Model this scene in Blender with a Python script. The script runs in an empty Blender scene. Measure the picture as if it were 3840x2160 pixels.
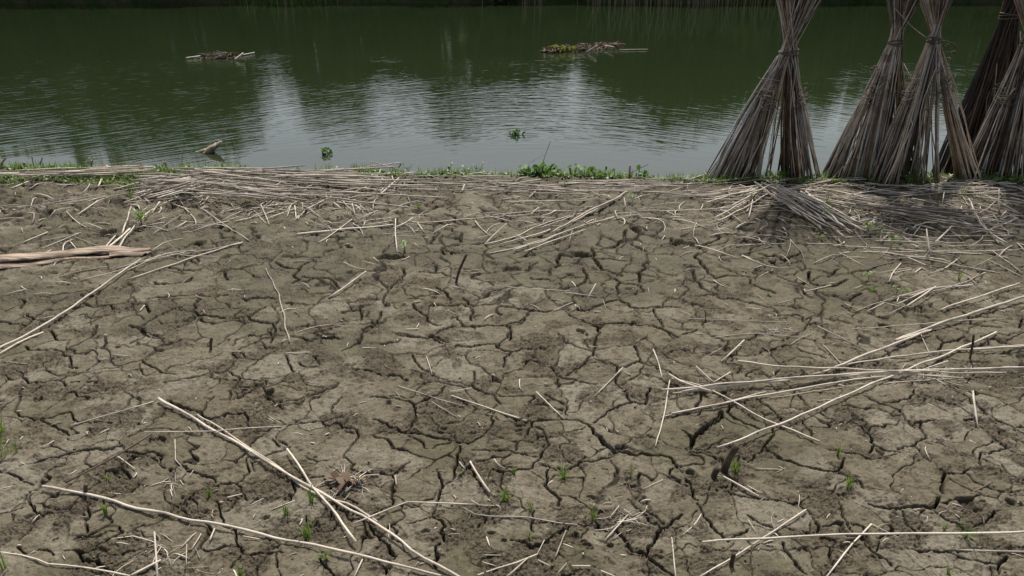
import bpy, math, random
import numpy as np
from mathutils import Vector

# ------------------------------------------------------------------ camera, sky, sun, exposure
SC = bpy.context.scene
COL = SC.collection
CAM_H = 1.81
PITCH = math.radians(24.6)
FN = 0.72                                   # focal length / sensor width
cam_d = bpy.data.cameras.new("camera")
cam_d.sensor_width = 36.0
cam_d.lens = 36.0 * FN
cam_d.clip_start = 0.05
cam_d.clip_end = 3000
cam = bpy.data.objects.new("camera", cam_d)
COL.objects.link(cam)
cam.location = (0, 0, CAM_H)
cam.rotation_euler = (math.pi / 2 - PITCH, 0, 0)
SC.camera = cam

SUN_EL = math.radians(61)
SUN_AZ = math.radians(7)                    # clockwise from +Y (straight ahead)
world = bpy.data.worlds.new("World")
SC.world = world
world.use_nodes = True
wn = world.node_tree.nodes; wl = world.node_tree.links
wn.clear()
sky = wn.new("ShaderNodeTexSky")
sky.sky_type = 'NISHITA'
sky.sun_disc = False
sky.sun_elevation = SUN_EL
sky.sun_rotation = SUN_AZ
sky.air_density = 1.0
sky.dust_density = 3.0
sky.ozone_density = 1.0
bw = wn.new("ShaderNodeRGBToBW")
mx = wn.new("ShaderNodeMixRGB"); mx.inputs[0].default_value = 0.55
bg = wn.new("ShaderNodeBackground"); bg.inputs[1].default_value = 0.15
out = wn.new("ShaderNodeOutputWorld")
wl.new(sky.outputs[0], bw.inputs[0]); wl.new(sky.outputs[0], mx.inputs[1]); wl.new(bw.outputs[0], mx.inputs[2])
wl.new(mx.outputs[0], bg.inputs[0]); wl.new(bg.outputs[0], out.inputs[0])

sun_d = bpy.data.lights.new("sun", 'SUN')
sun_d.energy = 4.2
sun_d.angle = math.radians(0.5)
sun_d.color = (1.0, 0.95, 0.87)
sun = bpy.data.objects.new("sun", sun_d)
COL.objects.link(sun)
sdir = Vector((math.sin(SUN_AZ) * math.cos(SUN_EL), math.cos(SUN_AZ) * math.cos(SUN_EL), math.sin(SUN_EL)))
sun.rotation_euler = (-sdir).to_track_quat('-Z', 'Y').to_euler()
sun.location = (0, 0, 20)
SC.view_settings.view_transform = 'Standard'
SC.view_settings.look = 'None'
SC.view_settings.exposure = 0.18
SC.view_settings.gamma = 1.0

# ------------------------------------------------------------------ helpers
rng = np.random.default_rng(7)
random.seed(7)
SP, CP = math.sin(PITCH), math.cos(PITCH)
WATER_Z = -0.18

def pix(px, py, z=0.0):
    """photo pixel (3840 x 2160) -> point on the horizontal plane z"""
    u = (px - 1920) / 3840.0; v = (py - 1080) / 3840.0
    t = (CAM_H - z) / (FN * SP + v * CP)
    return (t * u, t * (FN * CP - v * SP), z)

def pixY(px, py, Y):
    """photo pixel -> point on the vertical plane y = Y"""
    u = (px - 1920) / 3840.0; v = (py - 1080) / 3840.0
    t = Y / (FN * CP - v * SP)
    return (t * u, Y, CAM_H - t * (FN * SP + v * CP))

S3 = 1932 / 1280.0; S4 = 2576 / 1280.0
TILE = {'A': (0, 1200, S3), 'B': (1280, 1200, S3), 'C': (2560, 1200, S3),
        'D': (0, 560, S4), 'E': (1280, 560, S4), 'F': (2560, 560, S4),
        'U': (0, 0, S4), 'V': (1280, 0, S4), 'W': (2560, 0, S4), 'X': (0, 0, 2576 / 3840.0),
        'H': (0, 880, 2576 / 960.0), 'Q': (1900, 500, 2576 / 640.0)}
def tp(t, x, y):
    ox, oy, s = TILE[t]
    return ox + x / s, oy + y / s

def perlin(x, y, seed=0):
    r = np.random.default_rng(1000 + seed)
    tab = r.random((256, 256)).astype(np.float32) * 6.2831853
    gx = np.cos(tab); gy = np.sin(tab)
    x0 = np.floor(x).astype(np.int64); y0 = np.floor(y).astype(np.int64)
    fx = (x - x0).astype(np.float32); fy = (y - y0).astype(np.float32)
    u = fx * fx * fx * (fx * (fx * 6 - 15) + 10); w = fy * fy * fy * (fy * (fy * 6 - 15) + 10)
    def g(ix, iy, dx, dy):
        a = (x0 + ix) & 255; b = (y0 + iy) & 255
        return gx[b, a] * dx + gy[b, a] * dy
    n00 = g(0, 0, fx, fy); n10 = g(1, 0, fx - 1, fy)
    n01 = g(0, 1, fx, fy - 1); n11 = g(1, 1, fx - 1, fy - 1)
    a = n00 + u * (n10 - n00); b = n01 + u * (n11 - n01)
    return (a + w * (b - a)) * 1.5

def fbm(x, y, octs=4, seed=0, gain=0.5):
    s = 0; a = 1.0; f = 1.0
    for k in range(octs):
        s = s + a * perlin(x * f + 13.7 * k, y * f - 7.3 * k, seed + k)
        a *= gain; f *= 2.03
    return s

def sstep(a, b, x):
    t = np.clip((x - a) / (b - a), 0, 1)
    return t * t * (3 - 2 * t)

def undul(x, y):
    x = np.asarray(x, dtype=np.float64); y = np.asarray(y, dtype=np.float64)
    return 0.022 * perlin(x * 0.8 + 5.1, y * 0.8 + 3.3, 51) + 0.010 * perlin(x * 2.3, y * 2.3, 52)

SHX = np.array([-40, -8, -4.8, -3.5, -2.4, -1.3, -0.1, 1.0, 2.1, 4.2, 8, 40], dtype=float)
SHY = np.array([7.4, 6.85, 6.55, 6.55, 6.48, 6.40, 6.33, 6.26, 6.24, 6.22, 6.2, 6.4], dtype=float)
def shore(x):
    x = np.asarray(x, dtype=float)
    return np.interp(x, SHX, SHY) + 0.07 * perlin(x * 1.7, x * 0 + 2.2, 61) + 0.045 * perlin(x * 5, x * 0 + 1.2, 62)

def bank_z(x, y):
    """large-scale height of the near bank, without the small relief"""
    d = np.asarray(y, dtype=float) - shore(x)
    z = undul(x, y)
    z = z - 0.0
    z = z - 0.55 * sstep(-0.02, 0.75, d) - 0.5 * sstep(0.6, 3.0, d)
    return z

def zat(x, y):
    return float(bank_z(np.array([x]), np.array([y]))[0])

def tag(o, label=None, cat=None, group=None, kind=None):
    if label: o['label'] = label
    if cat: o['category'] = cat
    if group: o['group'] = group
    if kind: o['kind'] = kind
    return o

def empty(name, loc=(0, 0, 0), rz=0.0):
    o = bpy.data.objects.new(name, None)
    o.empty_display_size = 0.1
    COL.objects.link(o)
    o.location = loc; o.rotation_euler = (0, 0, rz)
    return o

class MB:
    def __init__(s):
        s.V = []; s.F = []; s.M = []; s.n = 0; s.mi = 0
    def add(s, V, F):
        V = np.asarray(V, dtype=float).reshape(-1, 3)
        s.V.append(V)
        for f in F:
            s.F.append(tuple(int(i) + s.n for i in f)); s.M.append(s.mi)
        s.n += len(V)
    def tube(s, P, R, k=6, caps=True, ell=1.0):
        P = np.asarray(P, dtype=float); n = len(P)
        R = np.broadcast_to(np.asarray(R, dtype=float), (n,))
        T = np.gradient(P, axis=0); T /= (np.linalg.norm(T, axis=1, keepdims=True) + 1e-12)
        ref = np.array([0, 0, 1.0]) if abs(T[:, 2]).mean() < 0.9 else np.array([1.0, 0, 0])
        A = np.cross(T, ref); A /= (np.linalg.norm(A, axis=1, keepdims=True) + 1e-12)
        B = np.cross(A, T)
        ang = np.arange(k) * 2 * math.pi / k
        V = P[:, None, :] + R[:, None, None] * (np.cos(ang)[None, :, None] * A[:, None, :] + ell * np.sin(ang)[None, :, None] * B[:, None, :])
        F = []
        for i in range(n - 1):
            for j in range(k):
                a = i * k + j; b = i * k + (j + 1) % k
                F.append((a, b, b + k, a + k))
        if caps:
            F.append(tuple(range(k - 1, -1, -1))); F.append(tuple((n - 1) * k + j for j in range(k)))
        s.add(V, F)
    def ribbon(s, P, W, nrm):
        """flat blade along P with half-widths W; nrm = side direction"""
        P = np.asarray(P, dtype=float); W = np.asarray(W, dtype=float)
        side = np.asarray(nrm, dtype=float)
        V = np.concatenate([P - side * W[:, None], P + side * W[:, None]])
        n = len(P)
        s.add(V, [(i, i + 1, n + i + 1, n + i) for i in range(n - 1)])
    def build(s, name, mats, parent=None, smooth=True, link=True):
        me = bpy.data.meshes.new(name)
        V = np.concatenate(s.V) if s.V else np.zeros((0, 3))
        me.from_pydata(V.tolist(), [], s.F)
        if not isinstance(mats, (list, tuple)): mats = [mats]
        for m in mats: me.materials.append(m)
        if len(mats) > 1: me.polygons.foreach_set('material_index', s.M)
        if smooth: me.polygons.foreach_set('use_smooth', [True] * len(me.polygons))
        me.update()
        o = bpy.data.objects.new(name, me)
        COL.objects.link(o)
        if parent: o.parent = parent
        return o

def resample(P, n):
    """Catmull-Rom through P"""
    P = np.asarray(P, dtype=float)
    if len(P) == 2:
        t = np.linspace(0, 1, n)[:, None]
        return P[0] * (1 - t) + P[1] * t
    Q = np.vstack([2 * P[0] - P[1], P, 2 * P[-1] - P[-2]])
    seg = np.linalg.norm(np.diff(P, axis=0), axis=1); c = np.concatenate([[0], np.cumsum(seg)]); c /= c[-1]
    o = []
    for t in np.linspace(0, 1, n):
        i = min(np.searchsorted(c, t, side='right') - 1, len(P) - 2); i = max(i, 0)
        u = (t - c[i]) / max(c[i + 1] - c[i], 1e-9)
        p0, p1, p2, p3 = Q[i], Q[i + 1], Q[i + 2], Q[i + 3]
        o.append(0.5 * (2 * p1 + (p2 - p0) * u + (2 * p0 - 5 * p1 + 4 * p2 - p3) * u * u + (3 * p1 - p0 - 3 * p2 + p3) * u ** 3))
    return np.array(o)

# ------------------------------------------------------------------ materials
class NT:
    def __init__(s, name):
        s.m = bpy.data.materials.new(name); s.m.use_nodes = True
        s.t = s.m.node_tree; s.t.nodes.clear()
        s.out = s.n("ShaderNodeOutputMaterial")
    def n(s, kind, **kw):
        nd = s.t.nodes.new(kind)
        for k, v in kw.items(): setattr(nd, k, v)
        return nd
    def l(s, a, b): s.t.links.new(a, b)
    def val(s, inp, v):
        if isinstance(v, bpy.types.NodeSocket): s.l(v, inp)
        else: inp.default_value = v
    def math(s, op, a, b=0.0, c=None, clamp=False):
        nd = s.n("ShaderNodeMath", operation=op, use_clamp=clamp)
        s.val(nd.inputs[0], a); s.val(nd.inputs[1], b)
        if c is not None: s.val(nd.inputs[2], c)
        return nd.outputs[0]
    def mix(s, f, a, b, blend='MIX'):
        nd = s.n("ShaderNodeMixRGB", blend_type=blend)
        s.val(nd.inputs[0], f)
        for i, v in ((1, a), (2, b)):
            if isinstance(v, bpy.types.NodeSocket): s.l(v, nd.inputs[i])
            else: nd.inputs[i].default_value = (*v, 1)
        return nd.outputs[0]
    def noise(s, vec, scale, detail=2, rough=0.5, dist=0.0):
        nd = s.n("ShaderNodeTexNoise")
        if vec is not None: s.l(vec, nd.inputs['Vector'])
        nd.inputs['Scale'].default_value = scale; nd.inputs['Detail'].default_value = detail
        nd.inputs['Roughness'].default_value = rough; nd.inputs['Distortion'].default_value = dist
        return nd.outputs['Fac']
    def ramp(s, f, lo, hi):
        nd = s.n("ShaderNodeMapRange"); nd.interpolation_type = 'SMOOTHSTEP'
        s.l(f, nd.inputs[0]); nd.inputs[1].default_value = lo; nd.inputs[2].default_value = hi
        return nd.outputs[0]
    def bump(s, h, dist, strength=1.0, normal=None):
        nd = s.n("ShaderNodeBump"); nd.inputs['Distance'].default_value = dist
        s.val(nd.inputs['Strength'], strength); s.l(h, nd.inputs['Height'])
        if normal: s.l(normal, nd.inputs['Normal'])
        return nd.outputs[0]
    def attr(s, name):
        return s.n("ShaderNodeAttribute", attribute_name=name).outputs['Fac']
    def pbsdf(s, col, rough=0.8, spec=0.3, normal=None):
        b = s.n("ShaderNodeBsdfPrincipled")
        s.val(b.inputs['Base Color'], col if isinstance(col, bpy.types.NodeSocket) else (*col, 1))
        s.val(b.inputs['Roughness'], rough)
        b.inputs['Specular IOR Level'].default_value = spec
        if normal: s.l(normal, b.inputs['Normal'])
        return b
    def objco(s): return s.n("ShaderNodeTexCoord").outputs['Object']
    def geo(s): return s.n("ShaderNodeNewGeometry")
    def rnd(s):
        a = s.n("ShaderNodeNewGeometry").outputs['Random Per Island']
        b = s.n("ShaderNodeObjectInfo").outputs['Random']
        return s.math('FRACT', s.math('ADD', a, s.math('MULTIPLY', b, 7.31)))
    def done(s, shader):
        s.l(shader, s.out.inputs['Surface']); return s.m

def stick_mat(name, c1, c2, dark, spots=0.5):
    t = NT(name)
    co = t.n("ShaderNodeNewGeometry").outputs['Position']
    r = t.rnd()
    n1 = t.noise(co, 9, 4, 0.6); n2 = t.noise(co, 60, 3, 0.6); n3 = t.noise(co, 22, 2, 0.5)
    base = t.mix(r, c1, c2)
    base = t.mix(t.math('MULTIPLY', t.ramp(n1, 0.52, 0.72), 0.6), base, dark)
    base = t.mix(t.math('MULTIPLY', t.ramp(n2, 0.62, 0.74), spots), base, dark)
    base = t.mix(t.math('MULTIPLY', t.ramp(n3, 0.55, 0.7), 0.35), base, tuple(min(1, c * 1.25) for c in c1))
    base = t.mix(t.math('MULTIPLY', t.ramp(t.noise(co, 5.5, 5, 0.7), 0.50, 0.62), 0.5), base, tuple(0.5 * c for c in c2))
    nb = t.bump(n2, 0.0014, 0.7)
    return t.done(t.pbsdf(base, 0.62, 0.35, nb).outputs[0])

M_PALE = stick_mat("pale_stalk", (0.60, 0.53, 0.435), (0.45, 0.39, 0.31), (0.21, 0.17, 0.125), 0.35)
M_GREY = stick_mat("grey_stalk", (0.42, 0.37, 0.31), (0.26, 0.22, 0.18), (0.10, 0.082, 0.065), 0.5)
M_DARK = stick_mat("dark_stalk", (0.13, 0.10, 0.075), (0.085, 0.066, 0.05), (0.04, 0.032, 0.026), 0.5)
M_SG = stick_mat("stook_grey_stalk", (0.56, 0.53, 0.48), (0.165, 0.150, 0.134), (0.050, 0.042, 0.036), 0.7)
M_SB = stick_mat("stook_brown_stalk", (0.32, 0.20, 0.115), (0.13, 0.078, 0.045), (0.045, 0.03, 0.02), 0.6)
M_SP = stick_mat("stook_pale_stalk", (0.64, 0.54, 0.43), (0.38, 0.29, 0.21), (0.12, 0.09, 0.065), 0.5)
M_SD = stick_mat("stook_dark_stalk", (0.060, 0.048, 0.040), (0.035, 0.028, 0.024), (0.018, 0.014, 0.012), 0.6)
M_TWINE = stick_mat("twine", (0.11, 0.085, 0.06), (0.07, 0.055, 0.04), (0.03, 0.025, 0.02), 0.5)

def leaf_mat(name, c1, c2, trans=0.35, rough=0.45, yellow=None):
    t = NT(name)
    co = t.n("ShaderNodeNewGeometry").outputs['Position']
    col = t.mix(t.rnd(), c1, c2)
    if yellow: col = t.mix(t.math('MULTIPLY', t.ramp(t.noise(co, 14, 3), 0.58, 0.7), 0.8), col, yellow)
    b = t.pbsdf(col, rough, 0.4)
    tr = t.n("ShaderNodeBsdfTranslucent"); t.l(t.mix(1.0, col, (1.3, 1.5, 0.7), 'MULTIPLY'), tr.inputs[0])
    ms = t.n("ShaderNodeMixShader"); ms.inputs[0].default_value = trans
    t.l(b.outputs[0], ms.inputs[1]); t.l(tr.outputs[0], ms.inputs[2])
    return t.done(ms.outputs[0])
M_LEAF = leaf_mat("weed_leaf", (0.075, 0.135, 0.025), (0.13, 0.19, 0.045), 0.35)
M_GRASS = leaf_mat("grass_blade", (0.10, 0.17, 0.035), (0.17, 0.22, 0.06), 0.4)
M_HYA = leaf_mat("hyacinth_leaf", (0.055, 0.125, 0.022), (0.10, 0.185, 0.04), 0.3, 0.55)
M_FOL = leaf_mat("tree_foliage", (0.035, 0.07, 0.013), (0.06, 0.105, 0.022), 0.3)
M_FOL2 = leaf_mat("pale_tree_foliage", (0.055, 0.09, 0.03), (0.08, 0.12, 0.045), 0.3)
M_REED = stick_mat("reed", (0.30, 0.25, 0.15), (0.20, 0.17, 0.10), (0.08, 0.07, 0.04), 0.3)
M_ROT = leaf_mat("rotting_leaf", (0.085, 0.05, 0.03), (0.15, 0.10, 0.06), 0.15, 0.7)
M_YEL = leaf_mat("yellowing_leaf", (0.20, 0.19, 0.03), (0.12, 0.14, 0.03), 0.3)

def bark_mat():
    t = NT("tree_bark")
    co = t.n("ShaderNodeNewGeometry").outputs['Position']
    n = t.noise(co, 9, 4)
    return t.done(t.pbsdf(t.mix(n, (0.06, 0.05, 0.038), (0.15, 0.125, 0.095)), 0.9, 0.2, t.bump(n, 0.02)).outputs[0])
M_BARK = bark_mat()
# ------------------------------------------------------------------ cracked mud bank (one sheet)
CRACKS = """
A1 145,150 180,175 300,175 360,190 400,220 405,245 440,290
A.7 100,300 130,330 160,365 240,370 340,355 380,330 470,310 560,295 640,285 720,260 810,245
A.7 345,360 375,395
A1 810,245 860,275 910,300 1000,310
A.5 370,190 450,150 520,110 550,40
A.9 740,40 800,60 830,100 920,115 930,140
A.5 830,100 740,150 660,170
A.6 930,355 1050,335 1180,305 1285,290
A.8 1300,290 1350,320 1330,370 1300,400 1300,450
A.9 1285,285 1320,250 1345,205 1310,185 1400,140 1480,100 1540,90 1555,20
A.8 1350,325 1430,335 1510,340 1505,400 1500,430 1560,470 1600,495
A.7 1510,370 1600,340 1660,345
A.9 1610,180 1625,230 1610,330
A.7 1690,220 1740,245 1800,245
A.7 1620,450 1700,430 1800,400 1890,365 1910,340
A1 1875,500 1880,460 1932,420
A1.5 950,460 1010,485 1080,510 1140,520 1190,555 1270,530 1390,520
A.6 1140,520 1170,470 1210,440
A.8 1385,525 1400,580 1410,600
A.8 1620,590 1720,565 1830,545 1932,520
A.7 1820,545 1860,570 1932,575
A1 130,400 110,470 85,515 110,550 200,580 290,610 340,640 395,670
A1 200,580 290,570 390,540 420,580 450,595 550,590 640,600
A1.4 300,790 380,770 470,750 560,735 580,740 650,730 690,720
A1.2 705,745 780,760 880,750 910,770 905,800 935,835
A1.1 1000,805 1060,845 1130,865 1220,905
A.9 300,790 200,820 120,850
A.9 0,870 60,890 150,930 190,940
A.9 1330,910 1250,920 1170,940 1100,980 1060,1010 1020,1070 1060,1110
A.9 1330,910 1370,890 1410,840 1390,790 1390,770
A.7 1330,910 1370,960 1390,1000
A.7 1390,770 1480,760 1560,730 1640,700
A.7 1540,670 1580,700
A1.2 170,980 165,1030 190,1075 250,1095 330,1090 390,1075
A.8 0,1115 60,1090 130,1065
A1.2 510,1040 505,1100 490,1200
A.7 250,1095 190,1160 110,1250
A.8 100,1290 150,1325
A.8 210,1295 300,1320
A1.2 360,1295 440,1300 490,1310 570,1260 640,1225 690,1190 670,1160
A1.2 440,1310 470,1355 550,1360 610,1420
A.8 550,1340 650,1320 740,1300 820,1285 830,1255
A1 1225,1010 1240,1060 1260,1110 1255,1140 1330,1170 1335,1250 1360,1290 1345,1340 1300,1390
A1 1350,1320 1450,1310 1600,1315
A.8 1565,1320 1570,1400
A1 1650,900 1670,960 1640,1020
A1 1690,880 1760,870 1830,870 1850,910 1870,940
A1 1810,1340 1850,1390 1890,1440
A.8 1730,1100 1750,1160 1830,1190 1890,1180 1910,1130
A.9 820,900 780,950 740,975
B.9 1320,0 1380,20 1450,50
B1.4 1450,50 1465,85 1440,110 1430,180 1420,215
B.9 1420,215 1340,285 1270,320
B1.2 1430,230 1500,255 1560,280 1650,260 1690,245 1670,180 1655,165
B1 1690,250 1790,285 1900,330
B1 1465,40 1600,20 1760,40 1830,70 1880,110
B1 1560,285 1550,350 1600,400 1640,460 1720,470 1745,400
B1.1 1640,465 1560,500 1470,545 1430,580
B2.2 1395,590 1430,640 1490,700 1550,735 1650,750 1760,760
B1.2 1760,760 1870,775 1900,820 1932,850
B1 1395,590 1340,570 1270,565 1150,570 1075,580 1000,570 930,545
B.8 1075,580 1080,610 1050,650
B1 1100,610 1150,650 1175,700 1170,720 1140,740 1130,770 1090,800 1080,830 1000,830 920,855 880,840
B.8 920,855 910,960
B1 1130,820 1190,840 1280,845 1380,800 1470,780 1540,765
B1.3 1170,850 1165,900 1190,970 1240,1010 1230,1050
B.9 1240,990 1300,990 1370,1030 1420,1070 1445,1120 1440,1140 1480,1185 1560,1190
B1.6 1560,1190 1610,1250 1650,1310 1720,1330 1760,1370 1850,1430 1880,1449
B1.3 1730,1330 1770,1260 1810,1190 1880,1130 1932,1090
B1 1620,1010 1690,1060 1740,1130 1800,1165 1815,1190
B.7 1480,1185 1410,1160 1330,1160
B1.1 960,1250 1020,1260 1070,1290 1130,1280 1190,1240 1240,1210 1310,1170
B1.2 670,680 655,750 640,840 632,895
B1.3 670,680 600,655 500,635 400,625 340,620 270,600 220,565 180,545
B1 680,685 740,680 800,650 845,600 850,540 870,500
B1 350,620 400,570 415,500 410,465 340,440 240,425 160,425
B.9 410,465 460,450 520,425 570,390 585,365
B1 615,340 560,320 500,290 440,250 400,180
B1.1 615,340 680,345 745,370 790,400 870,410 880,440 900,460
B.8 745,370 755,310 750,280
B.5 740,725 840,730 910,730 980,740 1060,760 1110,770
B1.1 15,755 70,800 50,830 100,850 170,860 280,860 330,830 385,785
B1.3 290,865 305,910 300,960 280,1000 290,1035
B.9 290,1040 220,1070 150,1110
B1.1 540,840 560,890 575,930 550,980 535,1040 510,1110
B1.2 520,1115 570,1135 590,1170 580,1250
B1.4 555,1275 545,1350 540,1420
B.7 510,1110 440,1130 370,1145
B1.1 160,1160 220,1240 270,1290 310,1335 270,1370 255,1440
B1 1090,1090 1080,1150 1090,1210
B.8 860,1050 830,1110 810,1150 770,1180
B.9 680,0 690,25 740,35 850,30 940,35 1010,25 1040,0
B.9 940,35 960,70 935,110 890,145
B1 640,135 740,140 830,130 880,150 930,180 965,190 1040,170 1130,165
B.8 965,190 920,215 915,260
B.8 520,80 600,120
B.9 310,70 400,85 490,95 580,40
B.7 1120,255 1200,280 1225,320 1300,340 1400,365 1450,370
B.8 1160,425 1200,460 1270,490 1275,540
B.9 0,575 80,600 95,640 50,690 10,760
B.9 180,20 120,60 90,120 0,160
B1 60,265 200,285 330,300 375,330
B.6 1230,90 1260,140 1340,170 1420,190
B.5 380,1370 500,1340
C2.2 50,715 75,650 130,610 190,570 220,515
C1 40,735 120,745 170,760 210,790
C1.2 0,620 45,650 45,720
C1.2 250,470 255,520 300,550 360,575 440,610
C1 510,610 490,680 460,705 430,750 370,795
C1.4 460,705 510,740 570,790 640,815 720,840 800,855 880,860
C1.2 880,860 900,830 915,780
C1 885,870 930,890 990,905 1020,950
C1.3 760,520 820,550 880,575 950,575 1010,600 1045,640 1065,690 1090,710 1060,750
C1 1090,710 1140,735 1230,745
C.9 680,570 710,620 730,670
C1 1030,420 1100,455 1180,485 1230,510 1260,570 1300,600 1380,580 1440,575
C.9 1150,460 1220,460 1280,445 1310,390
C1.1 1350,590 1360,640 1340,690 1300,715 1220,730
C1.1 1310,715 1350,760 1400,815
C1.7 1480,355 1560,420 1640,480 1720,530 1800,570 1880,610 1932,640
C.8 1350,420 1440,450 1540,490
C1.1 1680,620 1750,680 1830,740 1932,785
C.9 1830,740 1760,760 1680,780 1690,860
C1.1 1450,860 1500,890 1560,890 1620,865 1690,865
C1.5 1480,880 1470,930 1475,990
C1 1590,890 1680,950 1760,980 1900,990
C1.7 1450,1010 1420,1070 1360,1060 1270,1060 1180,1075 1110,1070 1050,1055
C1.1 1420,1085 1480,1130 1560,1170 1600,1200 1700,1230
C1.3 1245,1085 1260,1140 1310,1190 1345,1250
C.9 1660,1170 1740,1130 1790,1090
C.9 1800,840 1880,910 1932,940
C1 885,1035 900,1090 930,1160 955,1210
C1.1 735,1115 770,1170 765,1200
C1 80,1030 110,1080 150,1120 200,1180 260,1230 300,1200 370,1165
C1 20,890 60,960 90,1020
C1 370,1090 440,1140 510,1165
C.7 150,960 200,930 280,950
C1.2 680,1190 760,1220 830,1250 890,1265 980,1250
C1.1 1030,1275 1070,1320 1130,1350 1180,1390
C1.1 570,1250 600,1310 650,1380 700,1430
C1 800,1265 830,1330 850,1390
C.8 1300,1300 1400,1305 1500,1310
C.9 1480,1305 1560,1340 1650,1370 1780,1395
C1.4 1790,1449 1800,1380 1830,1355
C.8 1100,1250 1140,1225
C1 440,190 520,165 590,145 680,180 760,190 810,210
C1 1145,150 1180,190 1260,200
C1 1440,90 1480,120 1450,160
C1 1480,120 1560,110 1600,90
C1 670,280 690,310
C1 500,360 540,395
C.9 620,405 690,460 720,500
C.8 440,460 500,500 560,560
C.8 210,515 160,600
D.8 600,1090 640,1120 700,1110
D1.2 640,1160 740,1180 840,1180 850,1210 920,1215 980,1200 1030,1180 1110,1180 1115,1210 1130,1235
D1.3 200,1240 190,1320 150,1350
D.7 340,1110 480,1090 600,1070 700,1050
D1 1165,1000 1180,1020 1300,1020 1400,1000 1440,960
D.7 1120,1140 1250,1120 1400,1120 1500,1105 1620,1110 1710,1095
D1.3 1520,1090 1490,1150 1480,1210 1460,1240 1500,1270 1600,1275 1680,1280 1800,1270 1900,1255 2000,1190
D1.2 1690,910 1720,980
D.7 1690,910 1800,890 1920,860
D.8 1820,1130 1860,1150 1900,1125 2000,1120 2080,1125
D1.2 980,1340 1060,1350 1100,1400 1180,1420 1240,1440
D.8 1060,1350 1140,1300 1240,1250 1380,1210
D1.1 730,1340 720,1390 700,1430
D1 380,1380 420,1420 430,1449
D.8 590,1330 700,1310 770,1280
D1 2080,840 2120,870 2220,895 2260,890 2380,840
D1.1 2260,890 2230,930 2260,980 2200,1010
D.9 2280,960 2400,965 2500,970 2560,1040
D1.1 2060,1310 2070,1370 2040,1440
D.7 2160,1150 2330,1160
D.9 1880,1270 1960,1300 2060,1305
D1.1 2360,1370 2440,1400 2570,1410
D1 2540,650 2545,700
D.7 1260,890 1350,910 1500,900
D.6 900,1060 980,1020
D.9 140,1130 185,1150 160,1200
D.7 0,1300 100,1310 190,1320
E.7 685,720 690,690 720,660 740,630 680,625 640,620
E.8 770,670 830,680 890,675
E1.5 770,750 780,800
E1 590,930 680,935 770,935 820,955 860,970
E1 690,850 715,890 715,930
E1 1430,960 1500,980 1570,985
E.7 1560,960 1575,880
E1.2 1610,870 1625,820 1650,790
E1.3 1895,740 1895,810 1940,850 1970,890
E1.1 1820,880 1850,940 1840,980 1760,1030 1700,1040 1650,1060
E.8 1390,900 1420,870 1480,840
E.8 1970,890 2050,920 2120,940
E.9 1930,820 2040,820 2150,825
E1.1 2195,690 2240,730 2300,760
E1.1 2150,620 2145,680 2090,700 2065,730 1980,740
E1.6 2290,900 2240,930 2255,990
E1 2320,830 2280,860 2290,900
E1.3 720,1040 780,1070 830,1120
E1 920,1100 960,1150 1020,1170 1110,1165 1190,1160 1210,1130
E.9 1210,1180 1180,1190 1170,1210 1210,1240
E1.1 540,1150 580,1200 630,1230 640,1270 700,1300 750,1310
E1 990,1180 1000,1220 980,1270
E1.2 880,1240 900,1290 920,1325 1050,1330 1150,1335 1250,1325 1330,1310 1380,1280 1400,1240 1440,1215
E1.3 1200,1185 1300,1190 1400,1205 1440,1215 1500,1225 1590,1220 1680,1210 1790,1210 1900,1195 1990,1160 2070,1140 2105,1135
E1.3 1630,1180 1680,1210 1720,1260 1790,1300 1890,1330 1950,1370
E1.3 2105,1135 2160,1160 2190,1190 2300,1200 2420,1190 2560,1180
E1.1 2085,1100 2080,1040 2105,995 2060,960
E.8 2110,1000 2200,1000 2260,1015 2280,1055
E.9 1950,1370 1980,1340 2080,1320 2220,1320
E1.1 2360,1210 2370,1260 2410,1310 2430,1350
E1.2 2320,1350 2420,1360 2490,1400 2540,1430
E1.3 660,1400 720,1370 770,1335 860,1320
E1.2 660,1400 720,1430 760,1449
E1.5 1250,1330 1275,1390 1270,1449
E1.1 380,1370 500,1380 600,1405 650,1415
E.9 300,1210 290,1260 200,1320 160,1370 135,1449
E.9 470,910 460,950 390,1010 350,1060 330,1150
E1 140,1190 150,1270
E.9 0,1210 100,1200 200,1150
E.8 0,715 50,730 80,755
E1.1 780,490 830,510 900,540 950,570
E1.3 330,385 360,410
E1 910,640 905,710
E1 1610,730 1650,760
E1 2490,680 2500,730
E.8 1040,440 1080,465 1150,460
E.7 1690,390 1760,425 1830,400
F1.4 120,780 140,850 190,900 250,960 350,940 500,955
F1.1 130,740 200,710 280,660
F1.2 80,890 110,980 150,1030 230,1070 290,1110
F.9 290,1110 370,1105 480,1130 590,1150 680,1170 730,1220
F1.1 510,970 515,1000 600,1030 700,1070
F1.3 700,810 770,840 860,810 880,790
F1.2 580,800 640,820 700,805
F1.2 720,960 800,985 880,1000 960,1000 1030,1015 1100,1020 1170,1010 1240,985
F1.8 960,920 955,1000
F1.1 890,1010 920,1070 970,1110
F1 700,1240 780,1235 870,1240 910,1260 910,1290
F.8 940,1310 1000,1300 1100,1305
F.9 1210,1160 1260,1190 1330,1225
F.9 1110,1080 1180,1105 1260,1135 1300,1100 1350,1080
F1 640,590 700,600 760,605 810,590
F1 640,640 700,660 730,720 735,750
F1 1700,600 1720,640
F1 0,1410 60,1390 110,1360
F.8 1790,550 1850,560 1900,520
F1 2120,1240 2180,1310 2280,1330 2400,1350
F1 2560,1290 2540,1350
F1 1900,700 1960,690 2040,720
F.9 870,880 905,910
F.9 1100,960 1180,905
F.8 2300,860 2320,900 2240,930
"""
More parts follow.
